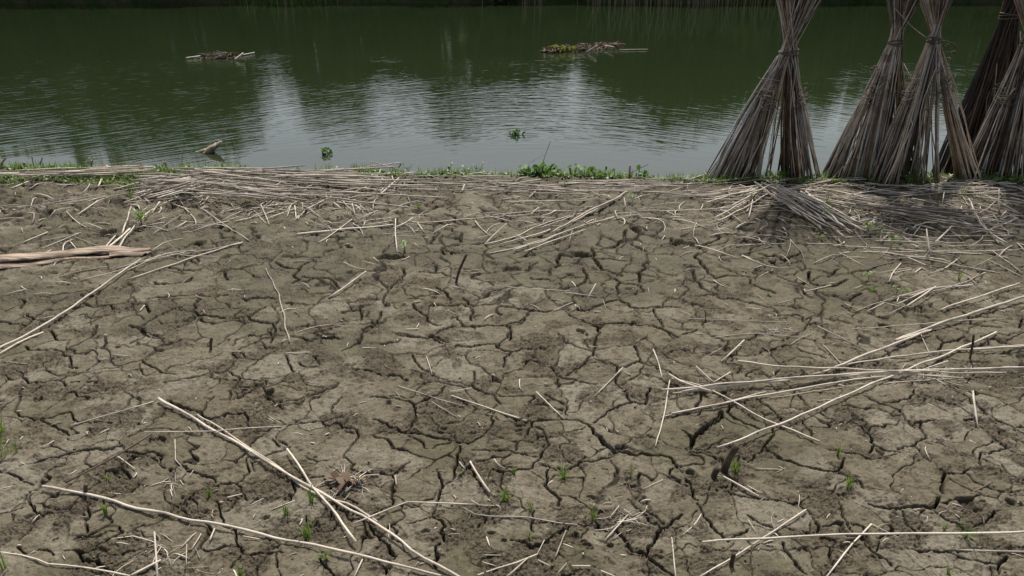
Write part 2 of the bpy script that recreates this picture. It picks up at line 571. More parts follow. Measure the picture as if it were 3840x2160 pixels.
# pits: tile x y half-width half-height (tile pixels) depth(m)
PITS = """
D 130 555 55 16 .030
D 300 585 60 14 .025
D 800 630 65 22 .045
D 1490 718 75 22 .035
D 1730 615 50 14 .03
D 2090 550 55 18 .035
D 370 490 40 16 .04
D 2150 800 60 14 .02
D 1330 420 60 18 .05
D 1460 435 35 14 .05
D 80 370 70 16 .04
D 230 300 50 14 .04
D 60 300 40 12 .03
E 360 828 120 18 .030
E 1780 792 115 20 .040
E 1290 430 70 12 .02
E 1725 940 35 18 .03
E 2220 620 45 22 .04
E 40 510 50 16 .03
E 830 612 12 14 .03
E 805 610 10 13 .03
E 785 607 9 12 .03
E 860 790 14 12 .03
E 885 788 12 10 .03
E 835 793 14 13 .03
E 2540 705 45 25 .035
E 2170 1052 45 20 .02
E 1290 890 60 20 .02
E 1130 860 50 25 .02
E 340 1160 30 14 .025
E 700 1110 30 12 .02
E 1810 1395 35 16 .025
E 1790 1200 25 10 .03
E 470 1160 25 10 .02
F 475 605 110 18 .035
F 440 658 55 12 .03
F 585 672 70 12 .02
F 910 655 60 12 .02
F 1755 628 70 16 .04
F 50 720 60 20 .03
F 1520 1338 45 20 .05
F 1500 1260 60 16 .02
F 1790 1215 120 24 .02
F 1090 362 50 8 .03
F 1790 1190 30 12 .03
F 690 870 28 16 .03
F 1130 535 30 10 .02
F 2200 1000 60 16 .02
C 1840 1055 35 22 .04
C 1150 35 40 20 .05
C 110 425 35 14 .03
C 45 860 30 18 .03
C 1690 1050 20 10 .02
C 900 1000 30 12 .01
A 1530 410 22 18 .035
A 510 375 18 10 .03
A 545 378 12 8 .025
A 850 692 10 10 .02
A 875 690 9 9 .02
A 900 685 9 9 .02
A 925 682 8 10 .02
A 230 458 12 10 .02
A 200 460 10 10 .02
A 510 640 16 9 .015
A 1450 1000 16 9 .015
A 1780 750 14 8 .015
A 1740 730 12 8 .015
A 1640 990 10 10 .02
A 1500 1110 30 16 .012
A 1290 105 10 7 .015
B 1390 1290 26 10 .03
B 1370 1265 22 10 .02
B 1520 1285 22 16 .02
B 1340 80 16 12 .02
B 1365 90 12 9 .02
B 1390 100 12 9 .02
B 1000 630 20 8 .012
B 580 600 20 10 .012
B 265 465 18 18 .015
B 1410 990 30 8 .02
B 1470 1075 30 10 .02
B 850 1215 28 14 .02
B 920 1255 18 10 .02
B 1330 1225 18 10 .02
B 480 1200 30 14 .012
B 1180 120 40 8 .012
"""
def W_at(Y): return (Y * CP + CAM_H * SP) / FN
def build_ground():
    s_d = np.linspace(-0.60, 0.60, 1520)
    e = 0.60 + np.cumsum(0.0012 * 1.031 ** np.arange(190))
    e = e[e < 12]
    s = np.concatenate([-e[::-1], s_d, e])
    rows = []
    y = 1.42
    while y < 7.1:
        rows.append(y)
        den = FN * SP  # dY per photo row
        v0 = None
        # invert: Y = H (a - v s)/(b + v c)
        v = (CAM_H * FN * CP - y * FN * SP) / (CAM_H * SP + y * CP)
        D = FN * SP + v * CP
        dYdv = CAM_H * (SP * D + CP * (FN * CP - v * SP)) / (D * D)
        y += max(0.0026, dYdv / 1024 * 0.52)
    near = 1.42 - np.cumsum(0.006 * 1.13 ** np.arange(60)); near = near[near > -60][::-1]
    far = 7.1 + np.cumsum(0.03 * 1.2 ** np.arange(30)); far = far[far < 10.5]
    R = np.concatenate([near, np.array(rows), far])
    nr, nc = len(R), len(s)
    Wr = np.where(R > 1.0, W_at(R), W_at(1.0))
    X = s[None, :] * Wr[:, None]
    Y = np.repeat(R[:, None], nc, 1)
    dY = np.gradient(R)
    x = X.ravel(); yv = Y.ravel()
    H = bank_z(x, yv).reshape(nr, nc)
    # which parts carry traced cracks
    inframe = (np.abs(X) < 0.53 * Wr[:, None]) & (Y > 1.68) & (Y < 6.6)
    # masks
    wx = x + 0.05 * perlin(x * 5, yv * 5, 3); wy = yv + 0.05 * perlin(x * 5 + 9, yv * 5, 4)
    crumb = fbm(wx * 4.2, wy * 4.8, 5, 20, 0.66).reshape(nr, nc)
    crumb = sstep(-0.05, 0.42, crumb)
    wet = fbm(wx * 0.9 + 3, wy * 1.0, 4, 30, 0.55).reshape(nr, nc) + 0.46 * sstep(2.6, 4.6, Y) - 0.1 + 0.14 * sstep(0.5, 3.5, X) * sstep(2.5, 4, Y)
    wet = wet + 0.22 * sstep(-0.45, -0.05, Y - shore(X)) + 0.25 * perlin(x * 4.5, yv * 4.5, 36).reshape(nr, nc)
    wet = sstep(0.0, 0.5, wet)
    # ----- relief
    h = np.zeros((nr, nc), dtype=np.float64)
    h += 0.008 * fbm(x * 4.5, yv * 4.5, 5, 40, 0.55).reshape(nr, nc)
    fine = fbm(x * 38, yv * 38, 3, 44, 0.6).reshape(nr, nc)
    fine2 = perlin(x * 110, yv * 110, 48).reshape(nr, nc)
    lod = np.clip(0.008 / dY, 0.25, 1)[:, None]
    h += crumb * (0.0062 * fine + 0.0040 * fine2 * lod) + 0.0022 * fine + 0.0013 * fine2 * lod + 0.0024 * fbm(x * 14, yv * 17, 3, 46, 0.55).reshape(nr, nc)
    # scattered pocks
    pk = perlin(x * 21 + 4, yv * 27, 56).reshape(nr, nc)
    pkm = sstep(0.1, 0.5, fbm(x * 1.6 + 8, yv * 1.6, 3, 57).reshape(nr, nc) + 0.1)
    h -= 0.008 * sstep(0.40, 0.66, pk) * (0.12 + 0.88 * pkm)
    pk2 = perlin(x * 48 + 4, yv * 60, 58).reshape(nr, nc)
    h -= 0.004 * sstep(0.40, 0.7, pk2) * sstep(-0.1, 0.5, fbm(x * 2.7 + 18, yv * 2.7, 3, 59).reshape(nr, nc))
    dX = (np.gradient(s)[None, :] * Wr[:, None])
    h *= np.clip(0.016 / np.maximum(dX, dY[:, None] * 0.6), 0.15, 1)
    # lumpy trodden strip towards the water
    trod = sstep(3.9, 5.6, Y) * (0.5 + 0.5 * sstep(-1.5, -3.0, X))
    h += trod * (0.021 * fbm(x * 7, yv * 9, 4, 60, 0.55).reshape(nr, nc))
    # ----- hairline cracks from a warped cell pattern
    def cells(scale, seed, warp, ident=False):
        qx = x / scale + warp * fbm(x * 3.1 / (scale * 4), yv * 3.1 / (scale * 4), 3, seed + 1)
        qy = yv / (scale * 1.0) + warp * fbm(x * 3.1 / (scale * 4) + 40, yv * 3.1 / (scale * 4), 3, seed + 2)
        r = np.random.default_rng(seed); jx = r.random((256, 256)); jy = r.random((256, 256))
        ix = np.floor(qx).astype(np.int64); iy = np.floor(qy).astype(np.int64)
        f1 = np.full(len(x), 9.0); f2 = np.full(len(x), 9.0)
        for a in (-1, 0, 1):
            for b in (-1, 0, 1):
                ca = (ix + a) & 255; cb = (iy + b) & 255
                d = np.hypot(ix + a + jx[cb, ca] - qx, iy + b + jy[cb, ca] - qy)
                n1 = np.minimum(f1, d); f2 = np.minimum(np.maximum(f1, d), f2); f1 = n1
        if ident:
            g1 = np.full(len(x), 9.0); tn = np.zeros(len(x)); jt = r.random((256, 256))
            for a in (-1, 0, 1):
                for b in (-1, 0, 1):
                    ca = (ix + a) & 255; cb = (iy + b) & 255
                    d = np.hypot(ix + a + jx[cb, ca] - qx, iy + b + jy[cb, ca] - qy)
                    m_ = d < g1; g1 = np.where(m_, d, g1); tn = np.where(m_, jt[cb, ca], tn)
            return ((f2 - f1) * scale * 0.5).reshape(nr, nc), tn.reshape(nr, nc)
        return ((f2 - f1) * scale * 0.5).reshape(nr, nc)
    crack = np.zeros((nr, nc))
    wmin = (0.42 * dY)[:, None]
    d1 = cells(0.115, 71, 0.35)
    hair = sstep(-0.05, 0.35, fbm(x * 2.2 + 31, yv * 2.2, 3, 75).reshape(nr, nc) + 0.05) * inframe
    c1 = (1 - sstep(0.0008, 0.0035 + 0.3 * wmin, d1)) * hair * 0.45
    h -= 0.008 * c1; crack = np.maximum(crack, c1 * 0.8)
    d2 = cells(0.30, 81, 0.30)
    out_m = np.where(inframe, 0.0, 1.0) * (Y < 6.3)
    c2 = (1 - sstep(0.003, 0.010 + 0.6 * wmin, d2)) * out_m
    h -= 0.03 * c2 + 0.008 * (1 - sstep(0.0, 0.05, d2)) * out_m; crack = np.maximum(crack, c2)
    # ----- traced cracks
    dist = np.full((nr, nc), 1.0); cw = np.ones((nr, nc)) * 0.004
    rr = random.Random(5)
    def seg(p, q, w):
        m = 0.05
        r0 = np.searchsorted(R, min(p[1], q[1]) - m); r1 = np.searchsorted(R, max(p[1], q[1]) + m)
        if r1 <= r0: return
        xs = [min(p[0], q[0]) - m, max(p[0], q[0]) + m]
        ws = [Wr[r0], Wr[min(r1, nr - 1)]]
        ss = [a / b for a in xs for b in ws]
        k0 = max(np.searchsorted(s, min(ss)), 0); k1 = min(np.searchsorted(s, max(ss)), nc)
        if k1 <= k0: return
        xb = X[r0:r1, k0:k1]; yb = Y[r0:r1, k0:k1]
        dx, dy = q[0] - p[0], q[1] - p[1]; L2 = dx * dx + dy * dy + 1e-12
        t = np.clip(((xb - p[0]) * dx + (yb - p[1]) * dy) / L2, 0, 1)
        d = np.hypot(xb - p[0] - t * dx, yb - p[1] - t * dy)
        sub = dist[r0:r1, k0:k1]; sw = cw[r0:r1, k0:k1]
        key = d / w
        mask = key < sub / sw
        sub[mask] = d[mask]; sw[mask] = w
    for ln in CRACKS.strip().splitlines():
        tk = ln.split(); t = tk[0][0]; wt = float(tk[0][1:])
        P = [pix(*tp(t, *map(float, c.split(','))))[:2] for c in tk[1:]]
        P = np.array([(a, b) for a, b in P])
        # roughen by midpoint displacement
        for it in range(3):
            Q = [P[0]]
            for a, b in zip(P[:-1], P[1:]):
                d = b - a; L = math.hypot(*d)
                if L > 0.018:
                    mpt = (a + b) / 2 + np.array([-d[1], d[0]]) * rr.gauss(0, 0.085)
                    Q += [mpt, b]
                else: Q.append(b)
            P = np.array(Q)
        n = len(P) - 1
        for i in range(n):
            u = (i + 0.5) / n
            w = 0.0030 * wt * (0.72 + 0.45 * math.sin(math.pi * min(max(u, 0.06), 0.94)) ** 0.6) * rr.uniform(0.7, 1.35)
            seg(P[i], P[i + 1], w)
    dist = np.maximum(dist + 0.0007 * perlin(x * 95, yv * 95, 95).reshape(nr, nc) + 0.0009 * perlin(x * 38, yv * 38, 96).reshape(nr, nc), 0)
    weff = np.maximum(cw, wmin * 2.3)
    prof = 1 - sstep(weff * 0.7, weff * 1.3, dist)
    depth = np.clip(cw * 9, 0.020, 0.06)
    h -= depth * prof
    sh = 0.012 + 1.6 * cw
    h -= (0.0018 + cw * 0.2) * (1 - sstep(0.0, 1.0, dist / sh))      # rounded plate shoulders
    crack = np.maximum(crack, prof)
    d3, tone = cells(0.21, 191, 0.42, True)
    h += (tone - 0.5) * 0.004 * inframe * sstep(0.0, 0.01, d3)
    wv = 0.0014 + 0.0019 * sstep(-0.2, 0.5, fbm(x * 5 + 3, yv * 5, 2, 195).reshape(nr, nc))
    m3 = sstep(-0.42, -0.15, fbm(x * 1.9 + 7, yv * 1.9, 3, 196).reshape(nr, nc)) * inframe * sstep(0.006, 0.02, dist)
    w3 = np.maximum(wv, wmin * 1.35)
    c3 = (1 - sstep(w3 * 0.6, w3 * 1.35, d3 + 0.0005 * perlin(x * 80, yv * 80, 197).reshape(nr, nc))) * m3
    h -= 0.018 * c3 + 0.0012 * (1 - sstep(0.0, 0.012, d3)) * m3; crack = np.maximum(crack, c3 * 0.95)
    # crumbs are thin right beside cracks of smooth plates; keep masks independent
    # ----- footprints and holes
    for ln in PITS.strip().splitlines():
        t, a, b, hw, hh, dp = ln.split(); a, b, hw, hh, dp = map(float, (a, b, hw, hh, dp))
        c = pix(*tp(t, a, b)); ex = pix(*tp(t, a + hw, b)); ey = pix(*tp(t, a, b - hh))
        rx = max(abs(ex[0] - c[0]), 0.008); ry = max(abs(ey[1] - c[1]), 0.008)
        r0 = np.searchsorted(R, c[1] - 1.6 * ry); r1 = np.searchsorted(R, c[1] + 1.6 * ry)
        ss = [q / w for q in (c[0] - 1.6 * rx, c[0] + 1.6 * rx) for w in (Wr[r0], Wr[min(r1, nr - 1)])]
        k0 = np.searchsorted(s, min(ss)); k1 = np.searchsorted(s, max(ss))
        if r1 <= r0 or k1 <= k0: continue
        xb = (X[r0:r1, k0:k1] - c[0]) / rx; yb = (Y[r0:r1, k0:k1] - c[1]) / ry
        q = np.sqrt(xb ** 2 + yb ** 2) + 0.4 * perlin(X[r0:r1, k0:k1] * 14, Y[r0:r1, k0:k1] * 14, 91) + 0.15 * perlin(X[r0:r1, k0:k1] * 45, Y[r0:r1, k0:k1] * 45, 92)
        h[r0:r1, k0:k1] -= dp * (1 - sstep(0.55, 1.0, q)) - 0.22 * dp * np.exp(-((q - 1.2) / 0.22) ** 2)
    h = np.where(Y > shore(X) + 0.15, h * 0.3, h)
    H = H + h
    V = np.empty((nr * nc, 3), dtype=np.float32)
    V[:, 0] = x; V[:, 1] = yv; V[:, 2] = H.ravel()
    idx = np.arange(nr * nc, dtype=np.int32).reshape(nr, nc)
    F = np.stack([idx[:-1, :-1], idx[:-1, 1:], idx[1:, 1:], idx[1:, :-1]], -1).reshape(-1, 4)
    me = bpy.data.meshes.new("ground")
    me.vertices.add(len(V)); me.vertices.foreach_set('co', V.ravel())
    me.loops.add(F.size); me.loops.foreach_set('vertex_index', F.ravel())
    me.polygons.add(len(F))
    me.polygons.foreach_set('loop_start', np.arange(0, F.size, 4, dtype=np.int32))
    me.polygons.foreach_set('loop_total', np.full(len(F), 4, dtype=np.int32))
    me.polygons.foreach_set('use_smooth', np.ones(len(F), dtype=bool))
    me.update(calc_edges=True)
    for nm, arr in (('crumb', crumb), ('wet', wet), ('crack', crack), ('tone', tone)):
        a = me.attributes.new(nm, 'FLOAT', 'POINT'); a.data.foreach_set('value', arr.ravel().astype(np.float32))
    t = NT("cracked_mud")
    co = t.n("ShaderNodeNewGeometry").outputs['Position']
    n_big = t.noise(co, 1.3, 4, 0.6); n_mid = t.noise(co, 9, 5, 0.62); n_f = t.noise(co, 90, 4, 0.7); n_g = t.noise(co, 260, 2, 0.6)
    dry = t.mix(t.ramp(n_mid, 0.35, 0.68), (0.225, 0.200, 0.145), (0.135, 0.115, 0.072))
    dry = t.mix(t.ramp(n_big, 0.4, 0.68), dry, (0.140, 0.120, 0.076))
    olive = t.mix(t.ramp(n_mid, 0.35, 0.65), (0.090, 0.079, 0.030), (0.050, 0.043, 0.017))
    dry = t.mix(t.math('MULTIPLY', t.ramp(t.attr('tone'), 0.35, 1.0), 0.55), dry, (0.110, 0.094, 0.056))
    dry = t.mix(t.math('MULTIPLY', t.ramp(t.attr('tone'), 0.4, 0.0), 0.40), dry, (0.250, 0.228, 0.175))
    col = t.mix(t.math('MULTIPLY', t.attr('wet'), 0.9), dry, olive)
    col = t.mix(t.math('MULTIPLY', t.ramp(n_f, 0.47, 0.66), 0.55), col, (0.068, 0.054, 0.036))
    col = t.mix(t.math('MULTIPLY', t.ramp(n_f, 0.48, 0.28), 0.30), col, (0.27, 0.235, 0.175))
    n_c = t.noise(co, 34, 5, 0.72)
    col = t.mix(t.math('MULTIPLY', t.ramp(n_c, 0.50, 0.62), 0.6), col, (0.058, 0.047, 0.028))
    col = t.mix(t.math('MULTIPLY', t.ramp(n_c, 0.40, 0.28), 0.35), col, (0.29, 0.25, 0.175))
    cr = t.mix(t.ramp(n_f, 0.35, 0.65), (0.128, 0.102, 0.066), (0.036, 0.028, 0.017))
    col = t.mix(t.math('MULTIPLY', t.attr('crumb'), 0.62), col, cr)
    col = t.mix(t.math('MULTIPLY', t.ramp(n_g, 0.48, 0.72), 0.42), col, (0.062, 0.048, 0.034))
    col = t.mix(t.math('MULTIPLY', t.ramp(t.noise(co, 420, 1, 0.5), 0.70, 0.76), 0.5), col, (0.32, 0.28, 0.21))
    col = t.mix(t.math('MULTIPLY', t.attr('crack'), 0.92), col, (0.026, 0.020, 0.013))     # moist mud in the cracks, darkened further to paint in their shade
    col = t.mix(1.0, col, (0.82, 0.815, 0.83), 'MULTIPLY')
    hgt = t.math('ADD', t.math('MULTIPLY', n_f, 0.6), t.math('MULTIPLY', n_g, 0.4))
    nb = t.bump(hgt, 0.008, t.math('ADD', 0.4, t.math('MULTIPLY', t.attr('crumb'), 0.6)))
    rough = t.math('SUBTRACT', 0.9, t.math('MULTIPLY', t.attr('wet'), 0.2))
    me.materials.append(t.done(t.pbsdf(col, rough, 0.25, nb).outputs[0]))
    o = bpy.data.objects.new("ground", me); COL.objects.link(o)
    tag(o, "cracked drying mud bank in the foreground", None, None, 'structure')
    print("ground", nr, nc)
    return H, s, R, Wr
GROUND = build_ground()
def surf(x, y):
    """height of the finished mud surface at a point"""
    H, s, R, Wr = GROUND
    r = min(max(np.searchsorted(R, y), 0), len(R) - 1)
    k = min(max(np.searchsorted(s, x / Wr[r]), 0), len(s) - 1)
    return float(H[r, k])

# ------------------------------------------------------------------ river and far bank
def sheet(name, x0, x1, y0, y1, nx, ny, zf, mat, label):
    xs = np.linspace(x0, x1, nx); ys = np.linspace(y0, y1, ny)
    Xg, Yg = np.meshgrid(xs, ys)
    Z = zf(Xg, Yg)
    mb = MB()
    idx = np.arange(nx * ny).reshape(ny, nx)
    F = np.stack([idx[:-1, :-1], idx[:-1, 1:], idx[1:, 1:], idx[1:, :-1]], -1).reshape(-1, 4)
    mb.add(np.stack([Xg, Yg, Z], -1).reshape(-1, 3), F)
    o = mb.build(name, mat)
    tag(o, label, None, None, 'structure')
    return o

def water_mat():
    t = NT("river_water")
    pos = t.n("ShaderNodeNewGeometry").outputs['Position']
    sx = t.n("ShaderNodeSeparateXYZ"); t.l(pos, sx.inputs[0])
    x, y = sx.outputs[0], sx.outputs[1]
    bend = t.math('MULTIPLY', t.math('SQRT', t.math('ADD', t.math('MULTIPLY', t.math('SUBTRACT', x, 0.2), t.math('SUBTRACT', x, 0.2)), 4.0)), 0.85)
    yy = t.math('ADD', y, bend)
    def vec(ax, ay):
        c = t.n("ShaderNodeCombineXYZ"); t.l(t.math('MULTIPLY', x, ax), c.inputs[0]); t.l(t.math('MULTIPLY', yy, ay), c.inputs[1])
        return c.outputs[0]
    n1 = t.noise(vec(2.2, 8.3), 1.0, 2, 0.5, 0.25)
    n2 = t.noise(vec(4.5, 14.0), 1.0, 1, 0.5, 0.2)
    n3 = t.noise(vec(0.45, 0.9), 1.0, 1, 0.5)
    big = t.noise(pos, 0.16, 2, 0.5)
    # calm by the near bank, ruffled further out
    yo = t.math('ADD', y, t.math('MULTIPLY', t.math('SUBTRACT', t.noise(pos, 0.55, 2), 0.5), 3.0))
    m = t.math('ADD', 0.02, t.math('MULTIPLY', t.ramp(yo, 7.0, 9.2), 0.98))
    m = t.math('MULTIPLY', m, t.math('ADD', 0.5, t.math('MULTIPLY', t.ramp(big, 0.42, 0.66), 0.8)))
    m = t.math('MULTIPLY', m, t.math('SUBTRACT', 0.9, t.math('MULTIPLY', t.ramp(t.math('SUBTRACT', x, t.math('MULTIPLY', y, 0.06)), -0.6, 2.0), 0.45)))
    m = t.math('MULTIPLY', m, t.math('SUBTRACT', 1.0, t.math('MULTIPLY', t.ramp(y, 10.5, 20.0), 0.60)))
    hh = t.math('ADD', t.math('MULTIPLY', n1, 0.0098), t.math('MULTIPLY', n2, 0.0042))
    hh = t.math('MULTIPLY', hh, m)
    hh = t.math('ADD', hh, t.math('MULTIPLY', n3, 0.0028))
    nb = t.bump(hh, 1.0, 1.0)
    col = t.mix(t.noise(pos, 0.25, 2), (0.0155, 0.0240, 0.0100), (0.020, 0.0300, 0.0120))
    sh = t.ramp(t.math('ADD', y, t.math('MULTIPLY', x, 0.05)), 8.2, 6.3)
    col = t.mix(t.math('MULTIPLY', sh, 0.7), col, (0.050, 0.050, 0.030))        # silty shallows
    b = t.pbsdf(col, 0.03, 0.5, nb)
    b.inputs['IOR'].default_value = 1.333
    return t.done(b.outputs[0])
sheet("water", -160, 160, 5.6, 33.5, 3, 3, lambda a, b: a * 0 + WATER_Z, water_mat(), "green river water with wind ripples")

def far_mat():
    t = NT("far_bank_soil")
    co = t.n("ShaderNodeNewGeometry").outputs['Position']
    c = t.mix(t.ramp(t.noise(co, 0.7, 5), 0.4, 0.62), (0.070, 0.060, 0.036), (0.034, 0.055, 0.016))
    return t.done(t.pbsdf(c, 0.95, 0.1, t.bump(t.noise(co, 6, 4), 0.08)).outputs[0])
def far_z(X, Y):
    e = 32.4 + 0.5 * perlin(X * 0.25, X * 0 + 4, 66) + 0.2 * perlin(X * 1.3, X * 0, 67)
    return WATER_Z - 0.6 + 0.95 * sstep(-0.6, 1.2, Y - e) + 1.75 * sstep(0.6, 4.2, Y - e) + 0.06 * perlin(X * 0.9, Y * 0.9, 68)  # upper slope raised to block the sky from the river's reflections
sheet("far_bank", -75, 75, 30, 60, 320, 90, far_z, far_mat(), "grassy far bank of the river")
sheet("far_ground", -1500, 1500, 58, 1800, 12, 12, lambda a, b: a * 0 + 1.80, far_mat(), "flat land beyond the far bank")
sheet("riverbed", -160, 160, 9.5, 33, 3, 3, lambda a, b: a * 0 - 1.3, far_mat(), "dark mud bed under the river")
def fz(x, y): return float(far_z(np.array([x]), np.array([y]))[0])
# ------------------------------------------------------------------ trees, bushes and reeds on the far bank (seen mirrored in the river)
def leaf_quads(C, N, size, r):
    """many small bent leaf faces at centres C"""
    n = len(C)
    a = r.random(n) * 6.283; el = r.uniform(-0.9, 0.9, n)
    d = np.stack([np.cos(a) * np.cos(el), np.sin(a) * np.cos(el), np.sin(el)], 1)
    up = r.normal(size=(n, 3)); sd = np.cross(d, up); sd /= (np.linalg.norm(sd, axis=1, keepdims=True) + 1e-9)
    L = size * r.uniform(0.6, 1.3, n)[:, None]; w = L * 0.32
    V = np.stack([C - d * L * 0.5, C + sd * w, C + d * L * 0.5, C - sd * w], 1).reshape(-1, 3)
    F = np.arange(4 * n).reshape(n, 4)
    return V, F
def blob_points(n, c, rad, r):
    p = r.normal(size=(n, 3)); p /= np.linalg.norm(p, axis=1, keepdims=True)
    p *= (r.random(n) ** 0.45)[:, None]
    return np.array(c) + p * np.array(rad)
def make_tree(name, X, Y, H, Wd, label, cat="tree", mat=None, seed=0, low=0.12, nleaf=6500, leaf=0.27, group="trees along the far bank"):
    r = np.random.default_rng(seed); z0 = fz(X, Y) - 0.05
    root = empty(name, (X, Y, z0))
    tag(root, label, cat, group)
    tr = MB(); th = H * 0.62
    base_r = 0.035 * H ** 0.9
    P = [(0, 0, 0)]
    for i in range(1, 6): P.append((r.normal() * 0.04 * H * i / 5, r.normal() * 0.04 * H * i / 5, th * i / 5))
    P = resample(P, 12)
    tr.tube(P, np.linspace(base_r, base_r * 0.35, 12), 8)
    cl = []
    nb = 9 + int(Wd)
    for i in range(nb):
        f = r.uniform(max(low, 0.15), 1.0)
        k = min(int(f * 11), 11); st = P[k]
        az = r.random() * 6.283; reach = Wd * 0.5 * r.uniform(0.45, 0.95) * (1.0 - 0.45 * abs(f - 0.45))
        zt = min(st[2] + H * r.uniform(0.05, 0.25), H * 0.94)
        en = np.array([math.cos(az) * reach, math.sin(az) * reach, zt])
        mid = (st + en) / 2 + np.array([0, 0, 0.05 * H])
        tr.tube(resample([st, mid, en], 7), np.linspace(base_r * 0.35, base_r * 0.08, 7), 5)
        cl.append((en, Wd * r.uniform(0.14, 0.26)))
        cl.append((mid, Wd * r.uniform(0.12, 0.22)))
    cl.append((np.array([P[-1][0], P[-1][1], H * 0.86]), min(Wd * 0.22, H * 0.16)))
    cr = MB(); tot = sum(q[1] ** 2 for q in cl)
    for c, rad in cl:
        n = int(nleaf * rad ** 2 / tot)
        V, F = leaf_quads(blob_points(n, c, (rad, rad, min(rad * 0.8, max(H - c[2], rad * 0.3))), r), n, leaf, r)
        cr.add(V, F)
    tr.build('trunk', M_BARK, root)
    cr.build('crown', mat or M_FOL, root, smooth=False)
    return root
def fx(xd, ang_y):
    """x on the far bank for a display column (2576 wide), at y=34"""
    u = xd / 2576.0 - 0.5; v = (ang_y * 3840 / 2576.0 - 1080) / 3840
    return 34.0 * u / (FN * CP - v * SP)
TREES = [  # display x, display y of mirrored top, width, label
 (-230, 395, 6.0, "broad dark tree beyond the left edge of the far bank", M_FOL),
 (20, 400, 5.0, "bushy tree mirrored at the left edge of the water", M_FOL),
 (190, 385, 4.0, "round tree mirrored above the tilted driftwood piece", M_FOL),
 (345, 430, 5.2, "tallest dense tree mirrored left of the floating twig mat", M_FOL),
 (500, 412, 4.4, "full crowned tree mirrored below the smaller debris mat", M_FOL),
 (600, 372, 2.8, "tree whose mirror image edges the first bright gap", M_FOL),
 (800, 325, 3.0, "paler tree mirrored between the two bright gaps", M_FOL2),
 (890, 330, 2.6, "pale slender tree mirrored left of the bright water", M_FOL2),
 (1140, 345, 2.0, "narrow upright tree mirrored as a dark tongue in midstream", M_FOL),
 (1590, 320, 3.6, "tree mirrored right of the larger debris mat", M_FOL),
 (1680, 340, 3.4, "rounded tree mirrored left of the first stook", M_FOL),
 (1800, 310, 3.0, "tree mirrored just behind the leaning first stook", M_FOL),
 (1960, 268, 4.0, "leafy tree mirrored right of the first stook's waist", M_FOL),
 (2200, 262, 4.4, "shady tree mirrored between the second and third stooks", M_FOL),
 (2400, 300, 4.2, "dark tree mirrored behind the dark stook", M_FOL),
 (2640, 290, 5.0, "wide tree mirrored past the right edge stook", M_FOL),
]
for i, (xd, yd, w, lb, m) in enumerate(TREES):
    v = (yd * 3840 / 2576.0 - 1080) / 3840
    ang = PITCH - math.atan(-v / FN)
    YY = 34.2 + (i * 37 % 10) * 0.12
    Ht = YY * math.tan(ang) - (CAM_H - WATER_Z) + WATER_Z
    make_tree("tree", fx(xd, yd), YY, Ht - fz(fx(xd, yd), YY), w, lb, "tree", m, 100 + i)
BUSH = [(40, 2.0, 3.2, "dark bush at the far water edge, leftmost"), (260, 1.8, 3.2, "low dark bush on the far bank left of the bright green weeds"),
        (470, 1.9, 3.4, "rounded bush on the far bank behind the smaller debris mat"), (560, 1.5, 2.4, "small bush on the far bank beside the bright green weeds"),
        (830, 1.5, 2.6, "bush on the far bank right of the bright green weeds"), (1045, 1.3, 1.2, "single dark round bush at the top edge of the water"),
        (1250, 0.9, 2.4, "low scrub bush on the far bank amid pale stems"), (1420, 0.8, 2.2, "short bush on the far bank above the larger debris mat"),
        (1640, 1.7, 3.0, "bush on the far bank among pale reeds"), (1860, 1.6, 2.6, "bright green bush on the far bank left of the first stook"),
        (2090, 1.9, 3.4, "dark bush on the far bank between first and second stook"), (2350, 2.1, 3.6, "dark bush on the far bank behind the third stook"),
        (2540, 2.0, 3.0, "dark bush on the far bank behind the rightmost stook")]
for i, (xd, h, w, lb) in enumerate(BUSH):
    make_tree("bush", fx(xd, 0), 33.1 + (i * 13 % 7) * 0.1, h, w, lb, "bush", M_FOL if i != 9 else M_LEAF, 300 + i, 0.02, 1700, 0.16, "bushes along the far bank")
# low thicket that closes the view between the trees
TX = [-900, -200, 0, 120, 300, 480, 600, 650, 690, 720, 770, 840, 900, 950, 1000, 1060, 1100, 1140, 1185, 1215, 1300, 1380, 1440, 1480, 1540, 1600, 1650, 1740, 1800, 1900, 2060, 2110, 2300, 2576, 2800, 3500]
TY = [385, 397, 388, 375, 408, 398, 380, 335, 200, 225, 280, 326, 308, 240, 242, 262, 305, 358, 315, 268, 255, 228, 198, 240, 292, 328, 345, 335, 318, 305, 300, 272, 272, 290, 290, 290]
r = np.random.default_rng(12); xd = np.concatenate([r.uniform(-850, 3450, 44000), r.uniform(-400, 650, 12000), r.uniform(1540, 2700, 8000), r.uniform(630, 790, 5000), r.uniform(925, 1115, 5000), r.uniform(1195, 1545, 9000)]); yt = np.interp(xd, TX, TY)
vv = (yt * 3840 / 2576.0 - 1080) / 3840; YY = r.uniform(33.0, 35.4, len(xd))
top = YY * np.tan(PITCH - np.arctan(-vv / FN)) - (CAM_H - WATER_Z) + WATER_Z
XX = YY * (xd / 2576.0 - 0.5) / (FN * CP - vv * SP)
top = top * (0.97 + 0.14 * fbm(XX * 0.8, YY * 0.8, 3, 15))
ZZ = 0.05 + np.maximum(top - 0.1, 0.2) * r.random(len(xd)) ** 0.8
mb = MB(); V, F = leaf_quads(np.stack([XX, YY, ZZ], 1), len(xd), 0.38, r); mb.add(V, F)
tag(mb.build("thicket", M_FOL, smooth=False), "dense dark scrub closing the far bank between the trees", "scrub", None, 'stuff')
mb = MB(); r = np.random.default_rng(12)
